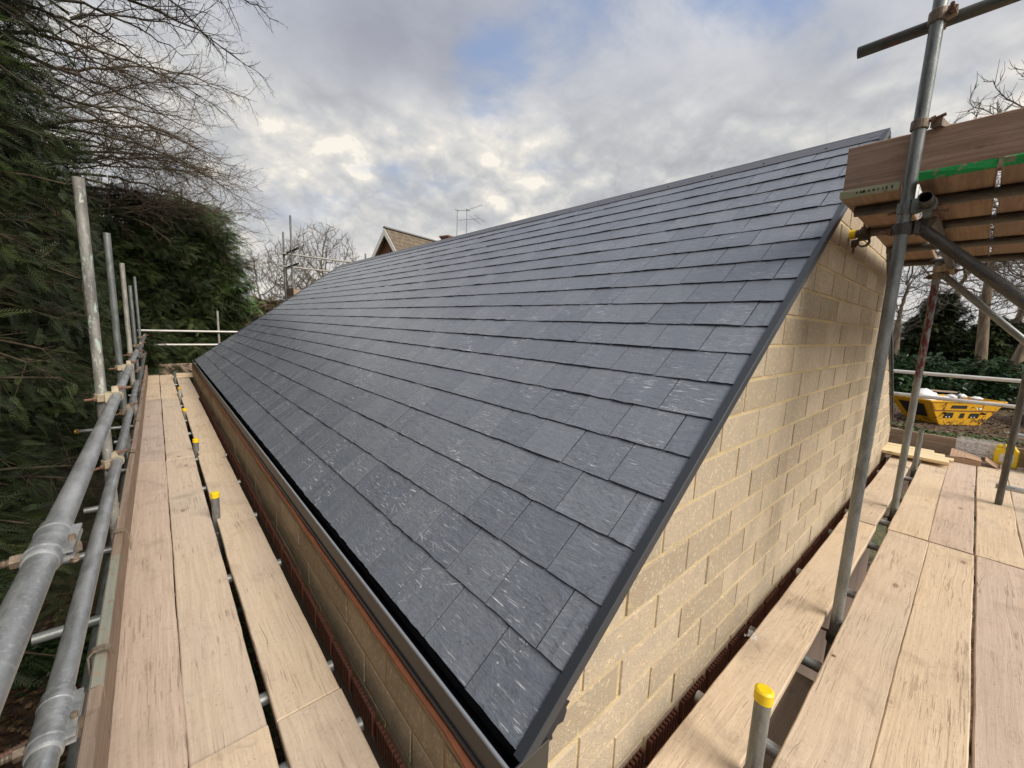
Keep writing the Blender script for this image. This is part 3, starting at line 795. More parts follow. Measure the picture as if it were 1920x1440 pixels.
    for i in range(n+1):
        yy = WY+(WY2-WY)*i/n; jz = g.normal(0, .002); jx = g.normal(0, .0015)
        vs += [(WX-.006+jx, yy, -1.196), (WX-.006+jx, yy, -1.186+jz), (WX+.10, yy, -1.186+jz), (WX+.10, yy, -1.196)]
    mb.add(vs, [(4*i+k, 4*i+(k+1) % 4, 4*i+4+(k+1) % 4, 4*i+4+k) for i in range(n) for k in range(4)]+[(0, 3, 2, 1), (4*n, 4*n+1, 4*n+2, 4*n+3)])
    mb.build('wall_plate_strip', 'orange strip', parent=H)
    gx = .578; gz0, gz1 = -1.172, -1.078; gy0, gy1 = YG-.012, YE+.01
    mb = MB(); mb.box(gx, gx+.003, gy0+.0035, gy1, gz0, gz1-.002)                       # outer face
    gt = mb.build('gutter', 'gutter metal', parent=H)
    mb = MB(); mb.box(gx-.006, gx-.0005, gy0+.0035, gy1, gz0-.002, gz0+.012); mb.build('gutter_base', 'dark trim', parent=H)
    mb = MB(); mb.bbox(gx-.003, gx+.007, gy0, gy1, gz1-.0018, gz1+.005, .0015); mb.build('gutter_lip', 'gutter lip metal', parent=H)
    mb = MB(); mb.box(gx+.0035, .70, gy0+.004, gy1, gz0, gz0+.003); mb.box(.699, .702, gy0+.004, gy1, gz0+.0035, gz1-.03)
    mb.box(gx+.0035, gx+.0045, gy0+.004, gy1, gz0+.004, gz1-.004)
    mb.build('gutter_channel', 'gutter inside', parent=H)
    mb = MB(); mb.bbox(.632, .650, gy0+.03, gy1-.02, -1.125, -1.098, .002); mb.box(.650, .70, gy0+.03, gy1-.02, -1.112, -1.106); mb.build('eaves_tray', 'membrane black', parent=H)
    mb = MB(); mb.bbox(gx-.002, .712, gy0-.0035, gy0+.0025, gz0-.03, gz1+.0045, .001)
    mb.build('gutter_stop_end', 'gutter metal', parent=H)
    return H
build_house()

# ------------------------------------------------------------------ left walkway
def left_walkway():
    import itertools
    G = 'boards of the walkway beside the gutter'
    segs = [(-1.4, 1.483), (1.488, 5.125), (5.130, 8.935), (8.940, 12.65)]
    far = ['nearest length', 'second length', 'third length', 'farthest length']
    rows = [('outer', -.127, 'grey board wood', 'against the toe board'), ('middle', .103, 'board wood', 'outside the capped pole stubs'), ('inner', .348, 'board wood', 'beside the block wall')]
    sd = 100
    for (rn, x, m, where) in rows:
        for i, (y0, y1) in enumerate(segs):
            sd += 1; dx = R_.uniform(-.004, .004); yy1 = y1; mm = m
            if rn == 'inner':
                xx = x+(.0, .0, .01, .035)[i]+dx
                if i == 3: yy1 = 11.6
                if i == 3: y0 = 8.93
            else: xx = x+dx
            if rn == 'outer' and i >= 3: mm = 'board wood'
            dz = R_.uniform(-.002, .002)
            lab = f"{rn} left walkway board {where}, {far[i]}"
            if rn == 'middle' and i == 0: dz = .012; lab = 'middle walkway board end lapped over the next one at the bottom left'
            board((xx, y0, Z0-.038+dz), math.pi/2, yy1-y0, lab, G, mm, seed=sd)
    # toe board (stands on edge outside the outer board)
    T = 'toe boards on edge along the outer side of the left walkway'
    tb = [(-1.4, 1.75, 'near toe board of the left walkway, at the bottom edge of the photo', 1), (1.755, 5.0, 'second toe board of the left walkway with a faded green painted end', 0), (5.005, 8.9, 'third toe board of the left walkway', 0), (8.905, 12.6, 'farthest toe board of the left walkway', 0)]
    for i, (y0, y1, lab, gp) in enumerate(tb):
        mb = board_mesh(y1-y0, .222, .036, 300+i, 'toe board wood', brange=.95 if i == 1 else 0)
        if False: pass
        o = mb.build('toe_board', 'toe board wood', loc=(-.243, y0, Z0+.113)); o.rotation_euler = (rad(90), 0, math.pi/2)
        tag(o, lab, 'toe board', T)
    # green painted patch on the outer top edge: real paint film
    # far end: toe board across, stacked planks
    board((-.02, 12.68, Z0+.113), 0, 1.5, 'toe board standing across the far end of the left walkway', None, 'toe board wood', seed=330, name='toe_board', cat='toe board', rotx=rad(90))
    board((.20, 11.72, Z0+.002), 0, 1.3, 'lower of two short planks stacked across the far end of the left walkway', 'short planks across the far end', 'board wood', seed=331, name='short_plank', cat='plank')
    board((.24, 11.86, Z0+.041), 0.03, 1.3, 'upper of two short planks stacked across the far end of the left walkway', 'short planks across the far end', 'board wood', seed=332, name='short_plank', cat='plank')
    # outer standards
    st = [(3.27, .69, 'old painted steel', 'nearest tall standard on the left, with peeling pale green paint'), (4.92, .635, 'dull steel', 'second tall standard on the left, plain dark grey'),
          (6.90, .56, 'bleached steel', 'third tall standard on the left, bleached brownish'), (8.62, .375, 'dull steel', 'shortest dark standard on the left, fourth along'), (11.3, .675, 'dull steel', 'farthest tall standard on the left, thin against the conifer')]
    XS = -.262
    for (y, zt, m, lab) in st:
        tube((XS, y, GR), (XS, y, zt), m, lab, 'standards along the left walkway', name='scaffold_standard', cat='scaffold pole')
    tube((XS-.03, 1.02, GR), (XS-.03, 1.02, -.62), 'dull steel', 'standard at the lower left corner, mostly outside the photo', 'standards along the left walkway', name='scaffold_standard', cat='scaffold pole')
    # rails
    GX, GZ, MX, MZ = -.200, -.497, -.224, -.885
    D = 'rails of the left walkway'
    tube((GX, -1.5, GZ), (GX, 1.19, GZ), 'galvanised steel', 'near length of the top guard rail on the left, below its sleeve coupler', D, cat='guard rail')
    tube((GX, 1.195, GZ), (GX, 6.6, GZ-.0), 'galvanised steel', 'long top guard rail running along the left walkway past the sleeve coupler', D, cat='guard rail')
    tube((GX+.004, 6.5, GZ-.052), (GX+.004, 12.5, GZ-.03), 'dull steel', 'far length of the top guard rail on the left', D, cat='guard rail')
    tube((MX, -1.5, MZ), (MX, 1.15, MZ), 'galvanised steel', 'near length of the lower guard rail on the left, below its sleeve coupler', D, cat='guard rail')
    tube((MX, 1.155, MZ), (MX, 6.9, MZ), 'galvanised steel', 'long lower guard rail running along the left walkway past the sleeve coupler', D, cat='guard rail')
    tube((MX+.004, 6.8, MZ-.052), (MX+.004, 12.4, MZ-.03), 'dull steel', 'far length of the lower guard rail on the left', D, cat='guard rail')
    # sleeve couplers
    for (x, z, y, lab) in ((GX, GZ, 1.235, 'sleeve coupler joining the top guard rail at the far left'), (MX, MZ, 1.20, 'sleeve coupler with a yellow mark joining the lower guard rail')):
        mb = MB(); mb.tube((x, y-.085, z), (x, y+.085, z), TUBE+.0042, n=28); mb.tube((x, y-.09, z), (x, y-.085, z), TUBE+.002, TUBE+.0042, n=28)
        mb.tube((x, y+.085, z), (x, y+.09, z), TUBE+.0042, TUBE+.002, n=28)
        ring_verts(mb, (x, y-.06, z), (0, 1, 0), TUBE+.004, TUBE+.0068, .008); ring_verts(mb, (x, y+.045, z), (0, 1, 0), TUBE+.004, TUBE+.0062, .006)
        mb.box(x+TUBE+.002, x+TUBE+.018, y-.07, y+.07, z-.012, z-.006); mb.box(x+TUBE+.002, x+TUBE+.018, y-.07, y+.07, z+.002, z+.008)
        o = mb.build('sleeve_coupler', 'galvanised steel', smooth=True); es = o.modifiers.new('e', 'EDGE_SPLIT'); es.split_angle = rad(35)
        tag(o, lab, 'coupler', 'sleeve couplers on the left rails')
        b = MB(); bolt_mb(b, (x-TUBE-.012, y-.05, z), (-1, 0, 0), .018); b.build('bolt', 'coupler steel', parent=o)
        b = MB(); bolt_mb(b, (x+TUBE+.012, y-.02, z-.01), (0, 0, -1), .02); b.build('bolt', 'coupler steel', parent=o)
    # rusty bolt of the coupler on the corner standard
    coupler((XS-.03, 1.02, -.93), (0, 0, 1), (XS+.018, 1.02, -.93), (0, 1, 0), 'rusty coupler with a long threaded bolt at the lower left edge', 'rusty steel')
    b = MB(); bolt_mb(b, (-.345, 1.335, -1.02), (1, .15, .1), .06)
    tag(b.build('coupler_bolt', 'rusty steel'), 'rusty threaded bolt with its nut sticking in at the left edge of the photo', 'bolt')
    # couplers at each standard
    nm = ['nearest', 'second', 'third', 'fourth', 'farthest']
    for i, (y, zt, m, _) in enumerate(st):
        gx, gz = (GX, GZ) if y < 6.55 else (GX+.004, GZ-.042)
        mx, mz = (MX, MZ) if y < 6.85 else (MX+.004, MZ-.042)
        coupler((XS, y, gz-.004), (0, 0, 1), (gx, y-.0, gz), (0, 1, 0), f'coupler clamping the top guard rail to the {nm[i]} tall standard on the left', 'cream coupler steel' if i in (0, 1) else 'coupler steel', 'couplers along the left rails', side=-1)
        coupler((XS, y, mz-.01), (0, 0, 1), (mx, y, mz), (0, 1, 0), f'coupler clamping the lower guard rail to the {nm[i]} tall standard on the left', 'cream coupler steel' if i == 0 else 'coupler steel', 'couplers along the left rails', side=-1)
    # toe board hooks
    for k, y in enumerate((1.92, 2.98, 4.70, 6.1, 7.6, 9.4)):
        mb = MB(); pts = [(-.255, -1.30), (-.255, -1.215), (-.243, -1.200), (-.215, -1.199), (-.197, -1.207), (-.190, -1.232)]
        if k % 2: pts.append((-.188, -1.33))
        for (a, b2) in zip(pts, pts[1:]):
            for dy in (0,): 
                A = Vector((a[0], y, a[1])); B = Vector((b2[0], y, b2[1])); n = (B-A).normalized(); nrm = Vector((-n.z, 0, n.x))*.0025; wv = Vector((0, .014 if k % 2 == 0 else .007, 0))
                mb.add([A-wv-nrm, A+wv-nrm, A+wv+nrm, A-wv+nrm, B-wv-nrm, B+wv-nrm, B+wv+nrm, B-wv+nrm], [(0,3,2,1), (4,5,6,7), (0,1,5,4), (1,2,6,5), (2,3,7,6), (3,0,4,7)])
        o = mb.build('toe_board_hook', 'coupler steel')
        tag(o, f"{['first','second','third','fourth','fifth','sixth'][k]} steel hook from the camera holding the left toe board", 'hook', 'hooks over the left toe board')
    # inner capped stubs
    sb = [(3.43, -1.262, 'yellow plastic', 'nearest yellow capped pole stub between the left walkway boards'), (5.32, -1.325, 'yellow plastic', 'second yellow capped pole stub between the left walkway boards'),
          (7.55, -1.40, 'yellow plastic', 'third pole stub with a side tube and yellow cap between the left boards'), (9.1, -1.30, 'orange plastic', 'fourth pole stub, brownish, between the left walkway boards'), (11.3, -1.27, None, 'farthest uncapped pole stub between the left walkway boards')]
    for i, (y, zt, cm, lab) in enumerate(sb):
        tube((.240, y, GR), (.240, y, zt), ('dull steel', 'dull steel', 'bleached steel', 'bleached steel', 'dull steel')[i], lab, 'inner pole stubs of the left walkway', name='scaffold_standard', cat='scaffold pole', caps=((1, cm),) if cm else ())
        coupler((.240, y, Z0-.125), (0, 0, 1), (.240+.05, y, Z0-.125), (0, 1, 0), f'coupler below the boards on {lab.split(" pole stub")[0]} pole stub on the left', 'dull steel', 'couplers under the left boards')
    # transoms under the boards
    tr = [(.62, -.62), (1.345, -.5), (1.685, -.56), (2.67, -.52), (3.46, -.56), (4.27, -.50), (5.2, -.45), (6.4, -.45), (7.2, -.84), (8.4, -.45), (9.9, -.45), (11.0, -.45)]
    od = ['first', 'second', 'third', 'fourth', 'fifth', 'sixth', 'seventh', 'eighth', 'ninth', 'tenth', 'eleventh', 'twelfth']
    for k, (y, x0) in enumerate(tr):
        lab = f'{od[k]} cross tube from the camera under the left walkway boards' if x0 != -.84 else 'cross tube with an orange end cap sticking out under the left rails'
        tube((x0, y, Z0-.064), (.49, y, Z0-.064), 'dull steel', lab, 'cross tubes under the left walkway', caps=((0, 'orange plastic'),) if x0 == -.84 else ())
    for (x, z) in ((-.31, Z0-.115), (.292, Z0-.125)):
        tube((x, -1.2, z), (x, 12.6, z), 'dull steel', 'ledger tube under the outer edge of the left walkway' if x < 0 else 'ledger tube under the inner pole stubs of the left walkway', 'ledgers under the left walkway')
    tube((-.34, 1.2, -3.3), (-.31, 4.6, -1.75), 'dark steel', 'dark diagonal brace low behind the left guard rails', None, cat='scaffold brace')
    # rails across the far end
    for (z, lab) in ((-.445, 'pale upper rail across the far end of the left walkway'), (-.775, 'pale lower rail across the far end of the left walkway')):
        tube((-.33, 12.75, z), (3.2, 12.75, z), 'white painted steel', lab, 'rails across the far end', cat='guard rail')
    tube((1.20, 12.81, GR), (1.20, 12.81, .075), 'bleached steel', 'short post carrying the two pale end rails beyond the roof', None, name='scaffold_standard', cat='scaffold pole')
left_walkway()

# ------------------------------------------------------------------ right walkway and raised platform
def right_side():
    G = 'boards of the walkway beside the gable wall'
    rows = [('inner', .4445, .202, 'beside the gable wall'), ('second', .164, .222, 'just outside the tall pole'), ('third', -.060, .222, 'counting from the wall'), ('fourth', -.288, .222, 'counting from the wall'), ('fifth', -.516, .222, 'counting from the wall'), ('sixth', -.744, .222, 'counting from the wall')]
    sd = 400
    for i, (rn, y, W, where) in enumerate(rows):
        for k, (x0, x1) in enumerate(((.50, 4.18), (4.195, 7.65))):
            if i == 5 and k == 0: continue
            sd += 1; xs, xe = x0, x1
            if i == 0 and k == 1: xe = 6.38+.9; 
            if i == 1 and k == 1: xe = 7.05
            if i < 1 and k == 0: xs = .62
            if k == 1 and i >= 3: xe = 7.55
            lab = f"{rn} gable walkway board {where}, {'near length in the foreground' if k == 0 else 'far length towards the skip'}"
            board((xs, y+(0, .0, .003, -.002, 0, 0)[i]+(.006 if k else 0), Z0-.038+R_.uniform(-.002, .002)), 0, xe-xs, lab, G, 'board wood' if (i+k) % 4 != 3 else 'grey board wood', W=W, seed=sd)
    # plank seen through the gap
    board((.95, .32, Z0-.20), 0.0, 1.30, 'pale plank lying below the gap in front of the capped stub', None, 'board wood', W=.222, seed=470, name='plank', cat='plank')
    S = 'standards along the gable walkway'
    tube((2.6, .302, GR), (2.6, .302, 3.6), 'dull steel', 'tall standard in front of the gable wall holding the raised platform', S, name='scaffold_standard', cat='scaffold pole')
    tube((4.80, .302, GR), (4.80, .302, .64), 'red painted steel', 'standard with a red painted stretch under the raised platform', S, name='scaffold_standard', cat='scaffold pole')
    tube((1.385, .302, GR), (1.385, .302, -1.118), 'dull steel', 'yellow capped pole stub in the right foreground', 'pole stubs of the gable walkway', name='scaffold_standard', cat='scaffold pole', caps=((1, 'yellow plastic'),))
    tube((6.50, .305, GR), (6.50, .305, -1.0), 'dull steel', 'uncapped pole stub behind the red painted standard', 'pole stubs of the gable walkway', name='scaffold_standard', cat='scaffold pole')
    tube((5.72, -.305, Z0+.002), (5.72, -.305, .6), 'dark steel', 'dark post at the right edge standing on the boards', None, name='scaffold_standard', cat='scaffold pole')
    # cross tubes under the boards
    for k, x in enumerate((1.05, 1.62, 2.22, 3.05, 3.9, 4.5, 5.3, 6.2, 7.0)):
        o = tube((x, -1.0, Z0-.064), (x, .585, Z0-.064), 'galvanised steel' if k % 2 else 'dull steel', f"{['first','second','third','fourth','fifth','sixth','seventh','eighth','ninth'][k]} cross tube from the camera under the gable walkway", 'cross tubes under the gable walkway')
    tube((.8, .25, Z0-.115), (7.5, .25, Z0-.115), 'dark steel', 'dark ledger tube along the gap under the gable walkway', None)
    coupler((2.6, .302, Z0-.118), (0, 0, 1), (2.6, .25, Z0-.115), (1, 0, 0), 'coupler at board level on the foot of the tall standard', 'dark steel', 'couplers under the gable walkway')
    coupler((2.22, .25, Z0-.115), (1, 0, 0), (2.22, .25, Z0-.064), (0, 1, 0), 'coupler under the gap just before the tall standard', 'dark steel', 'couplers under the gable walkway')
    coupler((4.8, .302, Z0-.118), (0, 0, 1), (4.8, .25, Z0-.115), (1, 0, 0), 'coupler at board level on the foot of the red painted standard', 'dark steel', 'couplers under the gable walkway')
    coupler((1.385, .302, Z0-.16), (0, 0, 1), (1.385, .25, Z0-.115), (1, 0, 0), 'coupler below the boards on the capped stub in the right foreground', 'dark steel', 'couplers under the gable walkway')
    # ---- raised platform
    P = 'boards of the raised platform'
    zb = .680
    ub = [(.4430, 2.59, 'pale end wood', 'raised platform board against the gable with pale stencilled end'), (.1600, 2.50, 'green end wood', 'raised platform board with green painted end, right of the tall pole'), (-.0760, 2.50, 'green end wood', 'raised platform board with green painted end at the right edge of the photo'),
          (-.3080, 2.50, 'green end wood', 'raised platform board past the right edge of the photo'), (-.5400, 2.50, 'green end wood', 'outermost raised platform board outside the photo')]
    for i, (y, x0, m, lab) in enumerate(ub):
        board((x0, y, zb), 0, 5.15-x0, lab, P, m, seed=500+i, band=1.0, edge=.002)
        if i == 0:
            mb = MB(); g = np.random.default_rng(8)
            for q in range(9):
                yy = -.085+q*.016+g.uniform(-.003, .003); hh = g.uniform(.006, .014); mb.box(-.0020, .0035, yy, yy+g.uniform(.003, .010), .019-hh/2, .019+hh/2)
            st = mb.build('stencil_marks', 'black paint', loc=(0, 0, 0)); st.parent = COL.objects[[o_.name for o_ in COL.objects if o_.get('label') == lab][0]]
    o = board((2.705, .560, zb+.151), -math.pi/2, 2.6, 'reddish toe board standing along the front of the raised platform', None, 'red wood', seed=520, name='toe_board', cat='toe board', rotx=rad(90), W=.225)
    Tt = 'cross tubes under the raised platform'
    tube((2.79, .52, zb-.026), (2.79, -1.3, zb-.026), 'dark steel', 'front cross tube under the raised platform', Tt)
    tube((3.36, .635, zb-.026), (3.36, -1.3, zb-.026), 'dark steel', 'cross tube with a yellow capped end under the raised platform', Tt, caps=((0, 'yellow plastic'),))
    tube((4.08, .54, zb-.026), (4.08, -1.3, zb-.026), 'dark steel', 'third cross tube back under the raised platform', Tt)
    tube((4.86, .54, zb-.026), (4.86, -1.3, zb-.026), 'dark steel', 'rearmost cross tube under the raised platform', Tt)
    tube((2.47, .232, zb-.078), (5.2, .232, zb-.078), 'dark steel', 'ledger with its open end facing the camera beside the tall pole', None)
    tube((2.66, .27, .535), (2.66, -1.15, -.86), 'dark steel', 'thick near diagonal brace under the raised platform', 'braces under the raised platform', cat='scaffold brace')
    tube((4.86, .30, .575), (4.86, -1.3, -1.10), 'dull steel', 'thinner far diagonal brace under the raised platform', 'braces under the raised platform', cat='scaffold brace')
    tube((2.645+.008, .575, 1.372), (2.645+.008, -1.4, 1.372), 'red patched steel', 'dark guard rail across the tall pole above the raised platform', None, cat='guard rail')
    coupler((2.6, .302, 1.372), (0, 0, 1), (2.652, .302, 1.372), (0, 1, 0), 'coupler clamping the high guard rail to the tall pole', 'coupler steel', 'couplers on the tall pole', side=-1)
    coupler((2.6, .302, zb-.085), (0, 0, 1), (2.6, .232, zb-.078), (1, 0, 0), 'big coupler holding the open ended ledger on the tall pole', 'dull steel', 'couplers on the tall pole')
    coupler((2.6, .302, .505), (0, 0, 1), (2.66, .250, .515), (0, -.7, -.7), 'coupler at the head of the thick near brace', 'dark steel', 'couplers on the tall pole')
    coupler((3.36, .56, zb-.026), (0, 1, 0), (3.36, .56, zb-.078), (1, 0, 0), 'small dark coupler beside the yellow capped tube end', 'dark steel', 'couplers under the raised platform')
    coupler((4.8, .302, .585), (0, 0, 1), (4.80, .232, .602), (1, 0, 0), 'coupler at the head of the red painted standard', 'cream coupler steel', 'couplers under the raised platform')
    coupler((4.8, .302, .53), (0, 0, 1), (4.86, .27, .545), (0, -.7, -.7), 'coupler at the head of the thinner far brace', 'coupler steel', 'couplers under the raised platform')
    # toe board clip round the tall pole
    mb = MB(); ring_verts(mb, (2.6, .302, .945), (0, 0, 1), TUBE+.001, TUBE+.007, .04)
    q = [(2.62, .27, .93), (2.72, .25, .945), (2.72, .25, .958), (2.62, .27, .965), (2.62, .235, .93), (2.72, .215, .945), (2.72, .215, .958), (2.62, .235, .965)]
    mb.add(q, [(0,1,2,3), (7,6,5,4), (0,4,5,1), (1,5,6,2), (2,6,7,3), (3,7,4,0)])
    o = mb.build('toe_board_clip', 'coupler steel'); tag(o, 'clip fixing the reddish toe board to the tall pole', 'clip'); b = MB(); bolt_mb(b, (2.60, .26, .955), (0, -1, .3), .03); b.build('bolt', 'rusty steel', parent=o)
    # far rails towards the skip
    for (z, lab) in ((-.425, 'pale upper rail between the gable and the dark post, above the skip'), (-.74, 'pale lower rail crossing in front of the skip')):
        tube((7.85, 1.6, z), (7.85, -.42 if z > -.5 else -1.5, z), 'white painted steel', lab, 'pale rails at the far end of the gable walkway', cat='guard rail')
    for (z, lab) in ((-.80, 'short tube joined to the dark post, upper one'), (-1.29, 'short tube joined to the dark post, just above the boards')):
        tube((5.77, -.27, z), (5.77, -1.8, z), 'galvanised steel', lab, 'short tubes right of the dark post')
    # far end clutter
    o = board((7.80, 1.3, Z0+.113), -math.pi/2, 3.2, 'brown toe board across the far end of the gable walkway', None, 'toe board wood', seed=600, name='toe_board', cat='toe board', rotx=rad(90))
    nl = [(6.92, .055, .040, 0), (7.07, .02, .040, 0), (7.22, .10, .040, 0), (7.37, .20, .040, 0), (7.05, .06, .002, 1), (7.25, .10, .002, 1)]
    nn = ['nearest new pale board of the top layer by the gable corner', 'second new pale board of the top layer by the gable corner', 'third new pale board of the top layer by the gable corner', 'rearmost new pale board of the top layer by the gable corner', 'near new pale board of the bottom layer by the gable corner', 'rear new pale board of the bottom layer by the gable corner']
    for i, (x, ye, z, _) in enumerate(nl):
        board((x, ye+1.5, Z0+z), -math.pi/2, 1.5, nn[i], 'new pale boards stacked by the gable corner', 'new wood', W=.143, T=.036, seed=620+i, name='new_board', cat='plank', edge=.0004)
    # cardboard: folded sheet and a curled one
    mb = MB(); vs = []
    n = 8
    for i in range(n+1):
        t = i/n; vs += [(7.32+.0*t, .06-.26*t, Z0+.075-.03*abs(t-.5)), (7.60, .06-.25*t, Z0+.115-.05*t)]
    mb.add(vs, [(2*i, 2*i+1, 2*i+3, 2*i+2) for i in range(n)])
    vs = [(7.32, .06, Z0+.002), (7.32, -.20, Z0+.002), (7.32, -.20, Z0+.06), (7.32, .06, Z0+.06)]; mb.add(vs, [(0, 1, 2, 3)])
    o = mb.build('cardboard_sheet', 'cardboard'); so = o.modifiers.new('s', 'SOLIDIFY'); so.thickness = .005
    tag(o, 'brown cardboard box flap lying on the far boards', 'cardboard')
    mb = MB(); vs = []; n = 10
    for i in range(n+1):
        a = math.pi*(.05+.55*i/n); vs += [(7.35+.04*i/n, -.20-.13*math.sin(a)*1.2, Z0+.10-.10*math.sin(a*1.3)+.0), (7.62, -.20-.15*math.sin(a)*1.2, Z0+.11-.09*math.sin(a*1.3))]
    mb.add(vs, [(2*i, 2*i+1, 2*i+3, 2*i+2) for i in range(n)]); o = mb.build('cardboard_tray', 'cardboard'); so = o.modifiers.new('s', 'SOLIDIFY'); so.thickness = .006
    tag(o, 'curled piece of cardboard between the flat sheet and the yellow can', 'cardboard')
    # clear plastic crate
    mb = MB(); X0, X1, Y0, Y1, ZA, ZB = 7.62, 7.74, -.36, .03, Z0+.10, Z0+.27
    for i in range(9):
        y = Y0+(Y1-Y0)*i/8; mb.box(X0, X0+.003, y, y+.004, ZA, ZB)
    for i in range(5):
        z = ZA+(ZB-ZA)*i/4; mb.box(X0-.003, X0-.0005, Y0, Y1+.004, z, z+.004)
    mb.box(X0+.004, X0+.006, Y0, Y1, ZA, ZB); mb.box(X0+.0065, X1, Y0, Y1, Z0+.06, Z0+.064); mb.box(X1+.0005, X1+.003, Y0, Y1, Z0+.06, ZB)
    tag(mb.build('plastic_tray', 'clear film'), 'clear ribbed plastic tray leaning on the far toe board', 'tray')
    # yellow jerrycan
    J = empty('jerrycan', (7.62, -.385, Z0), 'yellow plastic jerrycan with a white label standing by the far toe board', 'jerrycan')
    mb = MB(); px = [(-.085, .0), (-.095, .02), (-.095, .17), (-.085, .205), (-.03, .225), (-.02, .262), (.055, .262), (.075, .225), (.095, .20), (.095, .02), (.085, 0)]
    K = len(px); vs = []
    for (dx, s) in ((-.062, .90), (-.050, 1), (.050, 1), (.062, .90)):
        for (y, z) in px: vs.append((7.62+dx, -.385-y*s, Z0+.002+.13*(1-s)+z*s))
    fs = [(r*K+k, r*K+(k+1) % K, (r+1)*K+(k+1) % K, (r+1)*K+k) for r in range(3) for k in range(K)]+[tuple(range(K))[::-1], tuple(range(3*K, 4*K))]
    mb.add(vs, fs); mb.build('body', 'yellow plastic', parent=J)
    mb = MB(); mb.box(7.5545, 7.5575, -.445, -.335, Z0+.055, Z0+.16); mb.build('label_sticker', 'label paper', parent=J)
    mb = MB()
    for i in range(6): mb.box(7.5535, 7.5544, -.438, -.350-.01*(i % 3), Z0+.066+i*.014, Z0+.069+i*.014)
    mb.build('label_text', 'soffit brown', parent=J)
    mb = MB(); mb.box(7.5535, 7.562, -.42, -.365, Z0+.222, Z0+.243); mb.build('handle_hole', 'soffit brown', parent=J)
    mb = MB(); mb.tube((7.62, -.325, Z0+.215), (7.62, -.325, Z0+.255), .022, n=16); mb.build('cap', 'yellow plastic', parent=J)
    # black bin beside it
    mb = MB(); vs = []
    for (z, s) in ((0, .85), (.22, 1.0), (.23, 1.08), (.25, 1.08)):
        for i in range(16):
            a = 2*math.pi*i/16; vs.append((7.55+.13*s*math.cos(a), -.66+.13*s*math.sin(a), Z0+.002+z))
    mb.add(vs, [(r*16+i, r*16+(i+1) % 16, (r+1)*16+(i+1) % 16, (r+1)*16+i) for r in range(3) for i in range(16)]+[tuple(range(16))[::-1]])
    tag(mb.build('bucket', 'black plastic'), 'black bucket behind the yellow jerrycan at the right edge', 'bucket')
    # mortar crumbs and a scrap of film on the inner board
    mb = MB(); g = np.random.default_rng(77); vs = []
    n = 7
    for i in range(n):
        for j in range(n): vs.append((2.05+.075*i/n+g.normal(0, .004), .515+.05*j/n+g.normal(0, .004), Z0+.004+abs(g.normal(0, .009))))
    mb.add(vs, [(i*n+j, (i+1)*n+j, (i+1)*n+j+1, i*n+j+1) for i in range(n-1) for j in range(n-1)])
    tag(mb.build('film_scrap', 'clear film'), 'crumpled clear film scrap on the edge of the inner gable board', 'litter')
right_side()

# ------------------------------------------------------------------ scaffold at the far gable
def far_scaffold():
    S = 'poles of the scaffold behind the far gable'
    tube((2.80, 12.95, GR), (2.80, 12.95, 2.30), 'dull steel', 'shorter pole of the far scaffold, left of the bare trees', S, name='scaffold_standard', cat='scaffold pole')
    tube((2.83, 12.25, GR), (2.83, 12.25, 2.62), 'dull steel', 'taller pole of the far scaffold', S, name='scaffold_standard', cat='scaffold pole')
    tube((5.02, 12.8, GR), (5.02, 12.8, 2.02), 'dull steel', 'pole tip just showing above the ridge before the gabled house', S, name='scaffold_standard', cat='scaffold pole')
    Rr = 'rails of the scaffold behind the far gable'
    tube((2.72, 12.84, 1.71), (6.2, 12.84, 1.71), 'bleached steel', 'upper rail of the far scaffold in front of the bare trees', Rr, cat='guard rail')
    tube((2.72, 12.84, 1.37), (6.2, 12.84, 1.37), 'bleached steel', 'lower rail of the far scaffold in front of the bare trees', Rr, cat='guard rail')
    tube((2.86, 13.05, 1.74), (2.86, 11.7, 1.74), 'dark steel', 'short dark upper end rail of the far scaffold', Rr, cat='guard rail')
    tube((2.86, 13.05, 1.36), (2.86, 11.75, 1.36), 'dark steel', 'short dark lower end rail of the far scaffold', Rr, cat='guard rail')
    board((2.76, 12.18, .50), 0, 3.2, 'front board of the small platform behind the far gable', 'far platform boards', 'grey board wood', seed=701)
    board((2.76, 12.42, .50), 0, 3.2, 'middle board of the small platform behind the far gable', 'far platform boards', 'grey board wood', seed=702)
    board((2.76, 12.66, .50), 0, 3.2, 'rear board of the small platform behind the far gable', 'far platform boards', 'grey board wood', seed=703)
    board((2.80, 12.05, .655), math.pi/2, .78, 'end toe board of the small far platform', 'far toe boards', 'toe board wood', seed=704, name='toe_board', cat='toe board', rotx=rad(90))
    board((2.88, 12.82, .655), 0, 3.1, 'long toe board of the small far platform', 'far toe boards', 'toe board wood', seed=705, name='toe_board', cat='toe board', rotx=rad(90))
    tube((2.86, 12.0, .47), (2.86, 13.0, .47), 'dark steel', 'dark cross tube under the small far platform', None)
    coupler((2.80, 12.95, 1.70), (0, 0, 1), (2.80, 12.90, 1.71), (1, 0, 0), 'coupler on the shorter far pole', 'dark steel', 'far couplers')
    coupler((2.83, 12.25, 1.74), (0, 0, 1), (2.88, 12.25, 1.74), (0, 1, 0), 'coupler on the taller far pole', 'dark steel', 'far couplers')
far_scaffold()

